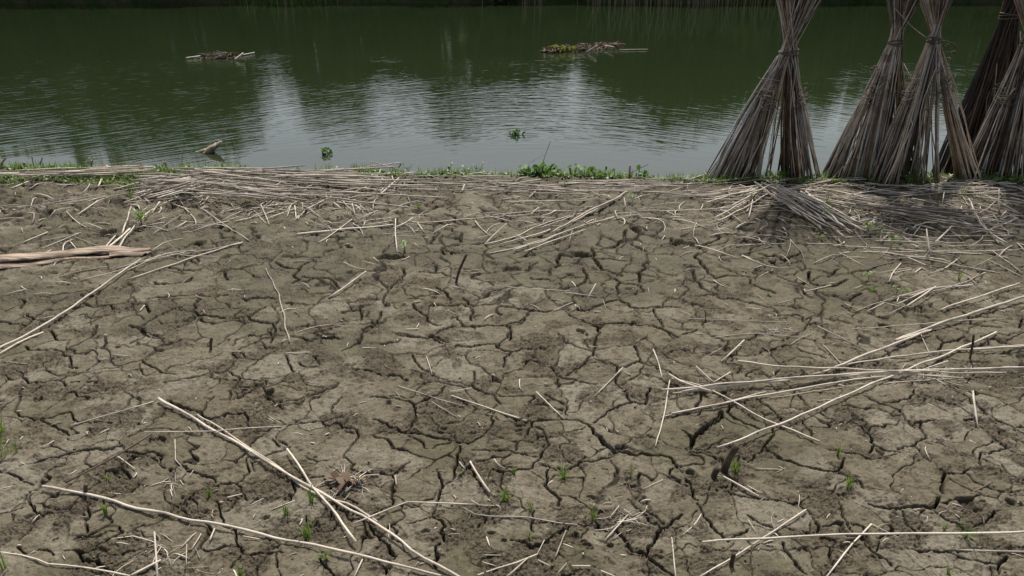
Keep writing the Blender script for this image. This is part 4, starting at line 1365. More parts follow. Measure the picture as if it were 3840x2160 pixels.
S('D', 8, '850,905 1060,850 1450,765', "stem lying beneath the husk tip", lift=.012)
S('D', 6, '1210,782 1400,800 1640,810', "fine stem right of the husk tip with a curled end")
S('D', 9, '960,915 1250,790 1480,765', "stalk crossing the long pale one near the husk tip", lift=.016)
S('D', 6, '1350,795 1600,752 1830,708', "thin stalk just above the thick one right of the husk")
S('D', 8, '1890,457 2000,430 2100,410', "pale stalk in the upper left cluster, topmost")
S('D', 9, '1770,547 2000,490 2170,430', "pale stalk in the upper left cluster, longest")
S('D', 7, '1910,455 1960,510 2010,562', "thin straw slanting under the longest of the upper left cluster")
S('D', 9, '1970,420 2000,490 2030,567', "steep pale stalk of the upper left cluster", ends=(.04, 0))
S('D', 7, '2165,510 2195,420', "upright straw of the upper left cluster", ends=(0, .03))
S('D', 9, '2225,425 2235,532', "stubby upright piece right of the upper left cluster", ends=(.04, 0))
S('D', 11, '2300,460 2500,355', "thick pale stalk slanting up right of the upper left cluster")
S('D', 7, '2280,475 2285,395', "thin upright straw right of the upper left cluster", ends=(0, .05))
S('D', 5, '2290,515 2500,602', "thin straw slanting toward the level pale stalk")
S('D', 7, '1730,530 1800,505', "small bent straw left of the upper left cluster")
S('D', 5, '1150,640 1260,560 1370,490', "fine grey stem beside the clinging weeds", 'g')
S('D', 8, '1010,590 1100,575 1245,550', "stalk crossing the clinging weeds")
S('D', 7, '1180,535 1245,515', "short straw above the clinging weeds")
S('D', 6, '1365,540 1550,555', "thin straw left of the straight grey stalk")
S('D', 5, '1250,608 1460,590', "fine level straw above the toe printed hollow", 'g')
S('D', 8, '930,405 1200,380 1500,355 1900,312 2050,297', "long dark stalk along the foot of the left hand pile", 'g')
S('D', 9, '940,400 1200,305 1480,270', "pale stalk on the lower left flank of the left hand pile")
S('D', 8, '160,270 500,262 950,248', "long grey stalk level below the shore weeds, left", 'g')
S('D', 8, '420,270 640,262', "short pale stalk lying on the long grey one, left")
S('D', 9, '80,297 230,235', "pale stalk slanting at the far left below the weeds")
S('D', 13, '740,285 768,225', "short stout pale chip below the left shore weeds", ends=(0, .03))
S('D', 10, '860,300 1100,235 1300,180', "pale stalk rising into the left hand pile", ends=(0, .03))
S('D', 7, '960,200 1030,265 1090,325', "dark thin stalk slanting down at the pile's left end", 'd', ends=(.03, 0))
S('D', 8, '60,440 500,405 900,340 1180,300', "long grey stem of the low bundle at left", 'g')
S('D', 7, '0,460 400,415 800,350', "second long grey stem of the low bundle at left", 'g')
S('D', 7, '100,445 520,385 800,330', "third long grey stem of the low bundle at left", 'g')
S('D', 5, '0,520 120,480 250,440', "thin dark root like stem at the left edge", 'd')
S('D', 10, '1055,1220 1090,1178', "small pale block of stalk on the left middle mud")
S('D', 7, '312,1277 410,1258', "short pale straw by the long climbing stalk")
S('D', 4, '1345,1030 1440,960', "fine slanting twig, left middle", 'g')
S('D', 3, '1220,640 1335,775', "fine reddish stem over the curved stalk", 'g', lift=.03)
S('D', 4, '2320,820 2450,830 2576,850', "fine curved twig, left of the dark hollow", 'g')
S('D', 8, '430,410 560,410', "short pale straw under the low bundle")
S('D', 6, '480,590 525,570', "tiny chip left of the bent pale stalk")
S('D', 5, '160,590 172,622', "tiny upright bit at the left")
# right band
S('F', 8, '930,710 1300,735 1500,745 1900,775 2270,790', "long level pale stalk on the shaded right mud")
S('F', 9, '1440,760 1800,820 2100,880 2400,940', "long grey stalk below the level one on the right", 'g')
S('F', 12, '1700,815 1800,860 1910,910', "stout grey stalk end below the long grey one", 'g', ends=(.02, 0))
S('F', 8, '1450,690 1800,698 2140,705', "level stalk above the pair on the right")
S('F', 12, '1840,600 1852,700 1866,800', "upright mottled stalk in the right hand mud", 'g', ends=(.12, 0))
S('F', 12, '1905,700 2040,570', "broad frayed stalk leaning right in the right hand mud", ends=(0, .04))
S('F', 9, '1960,650 2200,652 2490,655', "level pale stalk right of the mottled upright")
S('F', 10, '1955,590 2100,580 2280,575', "shorter bright stalk above the level one, far right")
S('F', 12, '2160,370 2250,550 2350,650 2450,710', "long stalk slanting down at the far right", ends=(.03, 0), lift=.02)
S('F', 9, '2080,310 2200,470 2300,600 2390,710', "long stalk left of the slanting one at the far right", 'g', lift=.012)
S('F', 10, '2300,610 2440,560 2530,520', "pale stalk leaning up at the far right")
for q, (pp, ww, lb) in enumerate([('1310,552 1400,530', 15, "thick sunlit stalk chip, lowest of the bright chips"), ('1435,535 1570,490', 13, "longest of the bright stalk chips"), ('1450,522 1560,492', 9, "bright chip tight against the longest chip"),
    ('1330,502 1430,480', 11, "bright chip above the thick sunlit chip"), ('1260,535 1320,515', 13, "leftmost stout bright chip"), ('1460,592 1495,578', 9, "small bright chip below the others"),
    ('1470,562 1505,548', 8, "small bright chip second from below"), ('1440,366 1470,360', 11, "lone bright chip above the dark bundle"), ('1340,280 1370,270', 12, "white chip under the brown cored stook"),
    ('930,320 950,300', 9, "white chip right of the first stook's foot pile"), ('1060,275 1085,268', 9, "white chip between the first two stooks"), ('1510,440 1630,370', 11, "sunlit stalk crossing above the bright chips"),
    ('1620,482 1680,455', 10, "sunlit chip right of the longest chip"), ('1690,452 1760,430', 10, "sunlit chip farthest right of the bright chips"), ('1260,520 1320,500', 9, "bright chip between the two leftmost")]):
    S('F', ww, pp, lb, lift=.006)
S('F', 9, '2400,525 2490,490', "short bright chip at the far right")
S('F', 8, '2410,500 2440,465', "second short bright chip at the far right")
S('F', 8, '2275,505 2380,485', "grey chip left of the far right bright chips", 'g')
S('F', 9, '2340,770 2450,850 2570,940', "grey stalk slanting to the right edge", 'g')
S('F', 7, '2300,830 2420,890 2560,962', "brown stalk below the one slanting to the right edge", 'g')
S('F', 9, '2388,300 2386,430 2400,500', "dark upright stalk at the far right below the stooks", 'g', ends=(.15, 0))
S('F', 8, '1300,618 1360,690 1412,742', "single grey stalk below the bright chips", 'g')
S('F', 14, '1945,1212 2250,1110 2535,1008', "thick bright stalk in the shade at the right edge", lift=.018)
S('F', 8, '1310,1218 1600,1125 2010,1040 2290,930', "long dim stalk below the thick bright one, right", 'g')
S('F', 9, '1720,1105 1880,1050', "short stub on the long dim stalk, right")
S('F', 11, '1850,938 1960,905 2080,822', "frayed buff stalk under the thick bright one, right", lift=.004)
S('F', 11, '1575,1115 1900,1050 2190,1024', "pale stalk of the three stalk fan at right, topmost")
S('F', 12, '1620,1170 1750,1110 1880,1045', "pale stalk of the three stalk fan at right, middle", lift=.02)
S('F', 12, '1690,1182 1800,1110 1912,1033', "pale stalk of the three stalk fan at right, lowest", lift=.03)
S('F', 7, '1540,1250 1610,1215 1680,1180', "thin stalk continuing the three stalk fan", 'g')
S('F', 8, '1390,1222 1520,1158', "short bent stalk left of the three stalk fan", ends=(0, .03))
S('F', 5, '1520,1155 1640,1188', "thin tip of the short bent stalk left of the fan")
S('F', 6, '1480,932 1600,910 1710,895', "thin pale stalk above the white flowered sprout")
S('F', 8, '1565,937 1725,905', "stalk just below the thin one, above the three stalk fan")
S('F', 10, '1750,932 1805,890', "frayed short stalk right of the thin pair")
S('F', 9, '925,1072 1120,1025', "bright short stalk alone on the right middle mud")
S('F', 5, '860,965 960,1022', "thin straw on the rough mound, right middle")
S('F', 8, '430,795 550,765 675,735', "dark straight twig over the white bent stalk", 'd')
S('F', 12, '445,800 600,870 715,895', "white bent stalk on the right of the middle", ends=(.07, .01), lift=.01)
S('F', 5, '715,893 840,888', "thin straw right of the white bent stalk")
S('F', 6, '575,962 630,930 690,905', "thin straw below the white bent stalk")
S('F', 6, '0,1275 300,1285 820,1310', "thin long stalk level across the lower middle right", 'g')
S('F', 9, '2150,960 2220,1018', "short grey stick in the shaded right mud", 'g')
S('F', 8, '2060,772 2300,765 2485,758', "level pale stalk near the right edge, above the slanting ones")
S('F', 10, '485,470 505,430 525,395', "short upright chip, left one of a pair at the right pile")
S('F', 10, '500,515 515,450 530,380', "short upright chip, right one of a pair at the right pile", ends=(0, .05))
S('F', 6, '1740,652 1775,600 1800,565', "thin white curved straw by the dark hollow, right")
S('F', 8, '1390,322 1800,325 2150,332', "level pale stalk under the palest stook")
S('F', 9, '1200,385 1330,330 1450,280', "stalk slanting up toward the brown cored stook")
S('F', 10, '1735,317 1900,275 2110,232', "pale stalk leading to the buff leg of the palest stook")
S('F', 7, '1100,660 1180,662 1270,660', "pale level piece at the lower tip of the grey pile")
S('F', 7, '0,748 50,730', "short stalk end left of the dark slot hollow")
S('F', 7, '2040,540 2260,470 2420,340', "curved twig at the far right", 'g', taper=.5)
S('F', 8, '1960,415 1975,320', "upright frayed stalk under the palest stook", ends=(0, .06))
S('F', 8, '2440,310 2280,330 2200,330', "level stalk in front of the right edge stook")
print("traced stalks", NSTICK[0])
# ------------------------------------------------------------------ heaps of stalks: about 300 individuals in all, the smallest rest as one litter object
pr = random.Random(21)
PILE = []      # (sort weight, tile, width, pts, mat, label, group, lift, ends)
def pile(label, group, items):
    for (t, w, pts, m, lift, ends) in items: PILE.append((w, t, pts, m, label, group, lift, ends))
def seg(x0, y0, x1, y1, sag=0):
    mx_, my_ = (x0 + x1) / 2 + pr.gauss(0, 4), (y0 + y1) / 2 + pr.gauss(0, 2) + sag
    return f"{x0:.0f},{y0:.0f} {mx_:.0f},{my_:.0f} {x1:.0f},{y1:.0f}"
it = []
for k in range(150):        # left heap, spreading right along the bank
    if pr.random() < 0.4:   # fan around (1500,235)
        cx, cy = pr.gauss(1480, 60), pr.gauss(235, 28); a = pr.uniform(2.5, 3.35); L = pr.uniform(110, 420)
        x1, y1 = cx + L * math.cos(a), cy + L * 0.42 * abs(math.sin(a)) * (1 if math.sin(a) > 0 else -0.6)
        x0, y0 = cx, cy
    else:
        x0 = pr.uniform(1150, 2500); y0 = 132 + 205 * pr.random() ** 1.25 + (x0 - 1200) * 0.02; L = pr.uniform(200, 900); a = pr.gauss(0.06, 0.12)
        x1, y1 = x0 + L * math.cos(a), y0 + L * math.sin(a) * 0.5 + pr.gauss(0, 12)
    it.append(('D', pr.uniform(8, 13), seg(x0, y0, x1, y1), 'p' if pr.random() < 0.36 else 'g', pr.uniform(0.004, 0.11), (pr.choice([0, 0, .03]), pr.choice([0, 0, .03]))))
pile("dry stalk in the big tangled heap along the left shore", "stalks of the left shore heap", it)
it = []
for k in range(24):         # bleached stalks lining the left shore
    x0 = pr.uniform(-60, 700); L = pr.uniform(300, 900); y0 = 150 + 52 * pr.random(); y1 = y0 - 10 + pr.gauss(-L * 0.02, 7)
    it.append(('D', pr.uniform(8, 13), seg(x0, y0, min(x0 + L, 1150), y1), pr.choice('ppg'), pr.uniform(0.02, 0.08), (0, 0)))
pile("bleached stalk in the level band under the left shore weeds", "bleached stalks along the left shore", it)
it = []
for k in range(46):         # centre shore
    x0 = pr.uniform(-100, 2300); L = pr.uniform(180, 800); y0 = 185 + 120 * pr.random() + x0 * 0.016; a = pr.gauss(0.03, 0.10)
    if x0 > 900: y0 = 235 + 80 * pr.random()
    it.append(('E', pr.uniform(6, 10), seg(x0, y0, x0 + L, y0 + L * math.sin(a) * .6), pr.choice('pgg'), pr.uniform(0.003, 0.03), (0, pr.choice([0, 0, .03]))))
pile("dry stalk strewn level below the middle shore weeds", "stalks strewn along the middle shore", it)
it = []
for k in range(84):         # grey sheaf running down right from the first stook
    q = pr.random()
    if q < 0.58:
        x0 = pr.uniform(540, 980); y0 = 262 + (x0 - 540) * 0.28 + pr.gauss(0, 32); L = pr.uniform(160, 520); a = pr.gauss(0.52, 0.09)
        x1, y1 = x0 + L * math.cos(a), y0 + L * math.sin(a); m = pr.choice('ggp')
    elif q < 0.8:
        x0 = pr.uniform(980, 1500); y0 = 360 + (x0 - 980) * 0.16 + pr.gauss(0, 16); L = pr.uniform(350, 1000); a = pr.gauss(0.17, 0.05)
        x1, y1 = x0 + L * math.cos(a), y0 + L * math.sin(a); m = pr.choice('ggpd')
    else:
        x0, y0 = pr.gauss(600, 40), pr.gauss(285, 22); a = pr.uniform(2.5, 3.3); L = pr.uniform(120, 480)
        x1, y1 = x0 + L * math.cos(a), y0 + L * abs(math.sin(a)) * 0.7 + 30; m = 'p'
    it.append(('F', pr.uniform(8, 13), seg(x0, y0, x1, y1), m, pr.uniform(0.004, 0.08), (pr.choice([0, 0, .03]), 0)))
pile("grey stalk in the loose sheaf sliding down from the first stook", "stalks of the sheaf below the stooks", it)
it = []
for k in range(120):        # strewn in front of the stooks and at right
    x0 = pr.uniform(0, 2500); y0 = 225 + 150 * pr.random(); L = pr.uniform(80, 600); a = pr.gauss(0.02, 0.16)
    it.append(('F', pr.uniform(5, 9), seg(x0, y0, x0 + L, y0 + L * math.sin(a)), pr.choice('ppg'), pr.uniform(0.003, 0.03), (0, 0)))
for k in range(36):
    x0 = pr.uniform(1150, 2450); y0 = 390 + 420 * pr.random(); L = pr.uniform(80, 520); a = pr.gauss(0.10, 0.14)
    it.append(('F', pr.uniform(5, 8), seg(x0, y0, x0 + L, y0 + L * math.sin(a)), pr.choice('ggp'), pr.uniform(0.003, 0.015), (0, 0)))
pile("dry stalk strewn on the mud in front of the stooks", "stalks strewn before the stooks", it)
PILE.sort(key=lambda q: -q[0])
NIND = 300 - NSTICK[0]
def as_array(o):
    me = o.data
    return [tuple(v.co) for v in me.vertices], [tuple(p.vertices) for p in me.polygons]
lit = MB(); matk = {'p': 0, 'g': 1, 'd': 2}
for i, (w, t, pts, m, lb, gr, lf, en) in enumerate(PILE):
    o = stick(t, w, pts, lb, m, gr, lift=lf, ends=en, k=6)
    if i >= NIND:
        V, F = as_array(o); lit.mi = matk[m]; lit.add(V, F)
        me = o.data; bpy.data.objects.remove(o); bpy.data.meshes.remove(me)
# short straw bits and chips all over the mud
r = np.random.default_rng(77)
def straw(n, px0, px1, py0, py1, lmin, lmax, mats, rad=(0.0008, 0.003)):
    for k in range(n):
        x, y, _ = pix(r.uniform(px0, px1), py0 + (py1 - py0) * r.random())
        L = r.uniform(lmin, lmax); a = r.random() * 6.283
        x2, y2 = x + L * math.cos(a), y + L * math.sin(a)
        R0 = r.uniform(*rad)
        P = resample([(x, y, surf(x, y) + R0), ((x + x2) / 2 + r.normal(0, L * .08), (y + y2) / 2 + r.normal(0, L * .08), max(surf(x, y), surf(x2, y2)) + R0 + abs(r.normal(0, L * .05))), (x2, y2, surf(x2, y2) + R0)], 4)
        lit.mi = int(r.choice(mats)); lit.tube(P, R0, 5, ell=0.7)
straw(300, -100, 3940, 1180, 2200, 0.008, 0.05, [0, 0, 1, 2])
straw(70, -100, 3940, 1000, 2200, 0.03, 0.11, [0, 1, 1, 2], (0.0007, 0.0016))
straw(260, -100, 3940, 700, 1180, 0.02, 0.12, [0, 0, 1, 2], (0.001, 0.0035))
straw(420, -100, 3940, 655, 860, 0.04, 0.30, [0, 0, 1, 1, 2], (0.002, 0.0055))
straw(260, 2560, 3940, 680, 1000, 0.04, 0.35, [0, 1, 1, 2], (0.002, 0.0055))
straw(160, 500, 1500, 650, 800, 0.05, 0.35, [0, 0, 1], (0.003, 0.006))
for cx, cy, n, sx, sy in ((1300, 1810, 34, 70, 45), (2330, 1950, 18, 60, 45), (650, 1815, 8, 50, 30), (650, 2050, 12, 90, 25), (3480, 1390, 40, 150, 20), (2900, 1240, 20, 60, 10)):
    for k in range(int(n * 1.7)):
        px, py = r.normal(cx, sx * .5), r.normal(cy, sy * .5); straw(1, px, px + 1, py, py + 1, 0.02, 0.10, [0, 1, 1, 2], (0.0007, 0.0022))
tag(lit.build("stalk_litter", [M_PALE, M_GREY, M_DARK]), "small broken stalk bits and straw strewn over the mud", "litter", None, 'stuff')
print("individual pile stalks", NIND, "of", len(PILE))

# pebbles, crumbs of mud and shell bits
t = NT("pale_grit"); c_ = t.mix(t.rnd(), (0.42, 0.38, 0.31), (0.20, 0.165, 0.12)); M_GRIT = t.done(t.pbsdf(c_, 0.8, 0.3).outputs[0])
t = NT("mud_clod"); co_ = t.n("ShaderNodeNewGeometry").outputs['Position']; c_ = t.mix(t.noise(co_, 60, 4), (0.16, 0.125, 0.085), (0.10, 0.075, 0.05)); M_CLOD = t.done(t.pbsdf(c_, 0.95, 0.1, t.bump(t.noise(co_, 120, 3), 0.004)).outputs[0])
def pebble(mb, c, s, r):
    V = []; F = []
    for i, th in enumerate((0.5, 1.3, 2.2)):
        for j in range(6):
            a = j * 1.047 + i * .5; q = s * r.uniform(.75, 1.2)
            V.append((c[0] + q * math.sin(th) * math.cos(a), c[1] + q * math.sin(th) * math.sin(a), c[2] + q * 0.6 * math.cos(th)))
    V += [(c[0], c[1], c[2] + s * .6), (c[0], c[1], c[2] - s * .6)]
    for j in range(6):
        k = (j + 1) % 6
        F += [(18, j, k), (j, 6 + j, 6 + k, k), (6 + j, 12 + j, 12 + k, 6 + k), (12 + j, 19, 12 + k)]
    mb.add(V, F)
mb = MB()
for k in range(1500):
    x, y, _ = pix(r.uniform(-100, 3940), 900 + 1300 * r.random()); s_ = 0.0011 + 0.0028 * r.random() ** 3
    mb.mi = 0 if r.random() < 0.3 else 1
    if mb.mi == 1: s_ *= 1.7
    pebble(mb, (x, y, surf(x, y) + s_ * .3), s_, r)
tag(mb.build("grit", [M_GRIT, M_CLOD]), "scattered grit, shell bits and mud crumbs", "grit", None, 'stuff')

# ------------------------------------------------------------------ flat husk at the left, driftwood, stakes, debris
def husk_mat():
    t = NT("stem_husk")
    tc = t.n("ShaderNodeTexCoord").outputs['Object']
    mp = t.n("ShaderNodeMapping"); t.l(tc, mp.inputs[0]); mp.inputs['Scale'].default_value = (3, 60, 60)
    mp.inputs['Rotation'].default_value = (0, 0, 0)
    n = t.noise(mp.outputs[0], 1.0, 4, 0.6); n2 = t.noise(tc, 12, 3)
    c = t.mix(t.ramp(n, 0.42, 0.60), (0.12, 0.082, 0.056), (0.40, 0.30, 0.22))
    c = t.mix(t.math('MULTIPLY', t.ramp(n2, .5, .75), .5), c, (0.25, 0.21, 0.16))
    return t.done(t.pbsdf(c, 0.6, 0.35, t.bump(n, 0.006, .7)).outputs[0])
M_HUSK = husk_mat()
def sheath(mb, top, bot, z0, arch, nseg=40, k=9):
    """curled strip between two ground lines (tile D), arched upward"""
    A = resample([pix(*tp('D', *q)) for q in top], nseg); B = resample([pix(*tp('D', *q)) for q in bot], nseg)
    V = []
    for i in range(nseg):
        for j in range(k):
            u = j / (k - 1); p = A[i] * (1 - u) + B[i] * u
            w = np.linalg.norm(A[i] - B[i]); z = z0 + arch * w * math.sin(math.pi * min(u * 1.0, 1)) + 0.004 * math.sin(9 * u + i * .05) + zat(p[0], p[1]) + 0.006 * math.sin(i * .31)
            V.append((p[0], p[1], z))
    for i in range(nseg):     # underside gives it thickness
        for j in range(k):
            v = V[i * k + j]; V.append((v[0], v[1], v[2] - 0.006))
    N = nseg * k; F = []
    for i in range(nseg - 1):
        for j in range(k - 1):
            a = i * k + j; F.append((a, a + 1, a + k + 1, a + k)); F.append((N + a, N + a + k, N + a + k + 1, N + a + 1))
        a = i * k; F.append((a, a + k, N + a + k, N + a)); a = i * k + k - 1; F.append((a + k, a, N + a, N + a + k))
    F.append(tuple(range(k)) + tuple(N + j for j in range(k - 1, -1, -1)))
    e = (nseg - 1) * k; F.append(tuple(e + j for j in range(k - 1, -1, -1)) + tuple(N + e + j for j in range(k)))
    mb.add(V, F)
o0 = pix(*tp('D', 400, 860)); root = empty("stem_husk", (o0[0], o0[1], 0)); tag(root, "long flattened brown stem husk lying at the left edge", "husk")
hx = empty("x"); bpy.data.objects.remove(hx)
def child_world(mb, name, mat, root, smooth=True):
    o = mb.build(name, mat, root, smooth); o.matrix_parent_inverse = root.matrix_basis.inverted(); return o
mb = MB(); sheath(mb, [(-140, 860), (0, 836), (450, 792), (830, 762), (1000, 775), (1155, 786)], [(-140, 905), (0, 884), (430, 842), (830, 806), (1000, 803), (1150, 796)], 0.030, 0.085)
child_world(mb, "upper_sheath", M_HUSK, root)
mb = MB(); sheath(mb, [(-140, 893), (0, 872), (430, 836), (830, 800), (840, 800)], [(-140, 938), (0, 916), (300, 880), (600, 838), (840, 822)], 0.008, 0.07)
child_world(mb, "lower_sheath", M_HUSK, root)
mb = MB(); sheath(mb, [(830, 803), (1000, 797), (1160, 795)], [(830, 836), (960, 828), (1075, 826)], 0.016, 0.07, 20)
child_world(mb, "torn_strip", M_HUSK, root)

def wood_mat(name, a, b):
    t = NT(name); co = t.n("ShaderNodeNewGeometry").outputs['Position']
    n = t.noise(co, 16, 5, .65)
    return t.done(t.pbsdf(t.mix(t.ramp(n, .35, .65), a, b), 0.85, 0.2, t.bump(n, 0.01, .7)).outputs[0])
M_DRIFT = wood_mat("driftwood", (0.36, 0.29, 0.215), (0.20, 0.155, 0.11))
M_STUB = wood_mat("stub_wood", (0.10, 0.075, 0.05), (0.045, 0.034, 0.024))
M_STAKE = wood_mat("stake_wood", (0.33, 0.27, 0.20), (0.17, 0.135, 0.10))
def rod(name, Yp, pts, rads, mat, label, cat, k=10, ell=1.0, noise=0.1, group=None, seed=1):
    """upright or leaning thing in a vertical plane; pts = photo pixels via tile"""
    r = np.random.default_rng(seed)
    P = resample([pixY(*tp(t, x, y), Yp + dy) for t, x, y, dy in pts], 14)
    R = np.interp(np.linspace(0, 1, 14), np.linspace(0, 1, len(rads)), rads) * (1 + noise * r.normal(size=14) * .5)
    mb = MB(); mb.tube(P, R, k, ell=ell)
    me_o = mb.build(name, mat)
    for v in me_o.data.vertices: v.co += Vector(r.normal(0, noise * 0.1 * max(rads), 3))
    tag(me_o, label, cat, group); return me_o
# driftwood tilting out of the shallows, two pieces
Yd = pix(*tp('X', 535, 383), WATER_Z)[1]
root = empty("driftwood", pix(*tp('X', 535, 383), WATER_Z)); tag(root, "pale broken wood piece jutting from the calm water at left", "driftwood")
def rodc(name, pts, rads, root, ell=0.5, seed=3):
    r = np.random.default_rng(seed)
    P = resample([pixY(*tp(t, x, y), Yd + dy) for t, x, y, dy in pts], 14); R = np.interp(np.linspace(0, 1, 14), np.linspace(0, 1, len(rads)), rads)
    mb = MB(); mb.tube(P, R, 10, ell=ell); o = child_world(mb, name, M_DRIFT, root)
    for v in o.data.vertices: v.co += Vector(r.normal(0, 0.004, 3))
rodc("raised_limb", [('U', 1545, 1165, 0), ('U', 1600, 1118, 0), ('U', 1645, 1090, 0), ('U', 1668, 1070, 0)], [.05, .075, .06, .02], root)
rodc("sunken_limb", [('U', 1475, 1150, .02), ('U', 1530, 1142, .02), ('U', 1610, 1128, .02)], [.012, .03, .045], root, .6, 4)

def stub(t, x0, y0, x1, y1, w, label, mat, name="stub", h=None, lean=0.0, seed=2, k=9):
    """short stake stuck in the mud: base and top in tile pixels"""
    bx, by, _ = pix(*tp(t, x0, y0)); by_ = by
    p1 = pixY(*tp(t, x1, y1), by_ + lean)
    z0 = zat(bx, by_)
    rad = w / TILE[t][2] / 3840 * W_at(by_) / 2
    r = np.random.default_rng(seed)
    P = resample([(bx, by_, z0 - .05), (bx + (p1[0] - bx) * .4, by_ + lean * .4, z0 + (p1[2] - z0) * .4), p1], 9)
    mb = MB(); mb.tube(P, rad * (np.linspace(1.08, .9, 9) + .05 * r.normal(size=9)), k)
    o = mb.build(name, mat)
    for v in o.data.vertices: v.co += Vector(r.normal(0, rad * .06, 3))
    tag(o, label, "stub", "stubs standing in the mud"); return o
stub('E', 850, 1000, 945, 792, 20, "dark standing stub leaning right on the middle mud", M_STUB, seed=1)
stub('C', 1630, 218, 1648, 84, 13, "dark upright stub among the stalks at the right edge", M_STUB, seed=2)
stub('C', 222, 848, 308, 712, 42, "thick broken dark stub leaning right, lower right mud", M_STUB, seed=3)
stub('C', 170, 882, 200, 838, 38, "low rotten stump end beside the thick broken stub", M_STUB, seed=4)
stub('C', 276, 1378, 290, 1322, 26, "small dark peg at the bottom right under the crossing stalk", M_STUB, seed=5)
stub('A', 604, 152, 598, 82, 18, "short pale stub standing upright on the left mud", M_STAKE, seed=6)
stub('H', 2112, 1145, 2130, 1035, 30, "dark clod stub beside the crooked grey twig", M_STUB, seed=7)
stub('A', 480, 985, 488, 930, 24, "dark bark flake standing above the longest level stalk", M_STUB, seed=8)
stub('F', 178, 1275, 168, 1210, 9, "thin dark peg over the thin long level stalk", M_STUB, seed=9)
stub('D', 200, 155, 178, 97, 20, "pale cut stake end in the left shore weeds", M_STAKE, seed=10)
stub('D', 1265, 165, 1245, 90, 18, "grey stake between the left heap and the water", M_STAKE, seed=11)
stub('Q', 1852, 680, 1862, 480, 32, "upright grey stake at the water edge right of the hyacinth", M_STAKE, seed=12)
stub('Q', 1490, 590, 1505, 500, 30, "short forked stump end at the water edge right of the hyacinth", M_STUB, seed=13)
stub('Q', 1960, 690, 1963, 598, 14, "little black stump at the water edge right of the grey stake", M_STUB, seed=14)
stub('Q', 480, 600, 660, 120, 11, "tall thin bare stem rising out of the hyacinth clump", M_STAKE, name="stem", seed=15, k=6)
stub('Q', 1680, 620, 2140, 466, 9, "slanting stem crossing the upright grey stake", M_STUB, name="stem", seed=16, k=6)
stub('Q', -20, 585, 570, 315, 5, "long thin stem arching over the water left of the hyacinth", M_STAKE, name="stem", seed=17, k=5)
stub('D', 255, 135, 240, 50, 8, "thin white upright stem in the left shore weeds", M_STAKE, name="stem", seed=18, k=6)
stub('D', 1340, 95, 1375, 10, 6, "thin pale bent stem above the left heap at the water", M_STAKE, name="stem", seed=19, k=6)
stub('D', 290, 130, 322, 60, 10, "forked grey stick standing in the left shore weeds", M_STAKE, name="stem", seed=20, k=6)
stub('D', -5, 150, 48, 62, 14, "grey branch end at the left edge of the shore", M_STAKE, name="stem", seed=21, k=6)
stub('F', 2360, 280, 2090, -60, 9, "thin dark pole leaning against the buff leg of the palest stook", M_STUB, name="pole", lean=0.25, seed=22, k=6)
stub('F', 1090, 240, 1300, 60, 8, "thin pale stem leaning on the brown cored stook", M_STAKE, name="stem", lean=0.1, seed=23, k=6)

# rubbish at the left shore
def crumple(name, c, size, mat, label, cat, seed):
    r = np.random.default_rng(seed); mb = MB(); n = 7
    g = np.linspace(-1, 1, n); Xg, Yg = np.meshgrid(g, g)
    Z = 0.35 * perlin(Xg.ravel() * 1.7 + seed, Yg.ravel() * 1.7, seed).reshape(n, n) + 0.25 * r.random((n, n)) + 0.35 - .3 * (Xg ** 2)
    idx = np.arange(n * n).reshape(n, n); F = np.stack([idx[:-1, :-1], idx[:-1, 1:], idx[1:, 1:], idx[1:, :-1]], -1).reshape(-1, 4)
    T = np.stack([c[0] + Xg * size + .15 * size * r.normal(size=(n, n)), c[1] + Yg * size * .6, c[2] + Z * size], -1).reshape(-1, 3)
    B = T.copy(); B[:, 2] -= size * .05
    mb.mi = 0; mb.add(np.concatenate([T, B]), list(map(tuple, F)) + [tuple(int(q) + n * n for q in f[::-1]) for f in F])
    o = mb.build(name, mat, smooth=False); tag(o, label, cat); return o
t = NT("wrapper_film"); co_ = t.n("ShaderNodeTexCoord").outputs['Object']
sxx = t.n("ShaderNodeSeparateXYZ"); t.l(t.n("ShaderNodeNewGeometry").outputs['Position'], sxx.inputs[0])
cw = pix(*tp('D', 790, 150))
c_ = t.mix(t.math('GREATER_THAN', t.math('ADD', sxx.outputs[0], t.math('MULTIPLY', t.noise(None, 20, 2), .06)), cw[0] + .06), (0.50, 0.10, 0.07), (0.7, 0.68, 0.66))
M_WRAP = t.done(t.pbsdf(c_, 0.4, 0.5).outputs[0])
crumple("wrapper", (cw[0], cw[1], zat(cw[0], cw[1]) + .02), 0.042, M_WRAP, "crumpled red and white wrapper in the left shore weeds", "wrapper", 5)
c2 = pix(*tp('D', 1062, 152))
def lump(name, c, s, mat, label, cat, seed):
    import bmesh
    bm = bmesh.new(); bmesh.ops.create_icosphere(bm, subdivisions=3, radius=1)
    for v in bm.verts:
        n = float(fbm(np.array([v.co.x * 1.3 + seed]), np.array([v.co.y * 1.3 + v.co.z]), 3, seed)[0])
        v.co *= (1 + .3 * n); v.co.x *= s[0]; v.co.y *= s[1]; v.co.z *= s[2]
    me = bpy.data.meshes.new(name); bm.to_mesh(me); bm.free(); me.materials.append(mat)
    me.polygons.foreach_set('use_smooth', [True] * len(me.polygons))
    o = bpy.data.objects.new(name, me); COL.objects.link(o); o.location = c; tag(o, label, cat); return o
t = NT("rotting_husk"); M_RUST = t.done(t.pbsdf(t.mix(t.noise(t.n("ShaderNodeNewGeometry").outputs['Position'], 40, 4), (0.16, 0.08, 0.04), (0.06, 0.03, 0.018)), 0.9, .2).outputs[0])
lump("rotten_husk", (c2[0], c2[1], zat(c2[0], c2[1]) + .02), (.036, .03, .032), M_RUST, "round rust brown husk at the left shore beside the grey stake", "husk", 3)
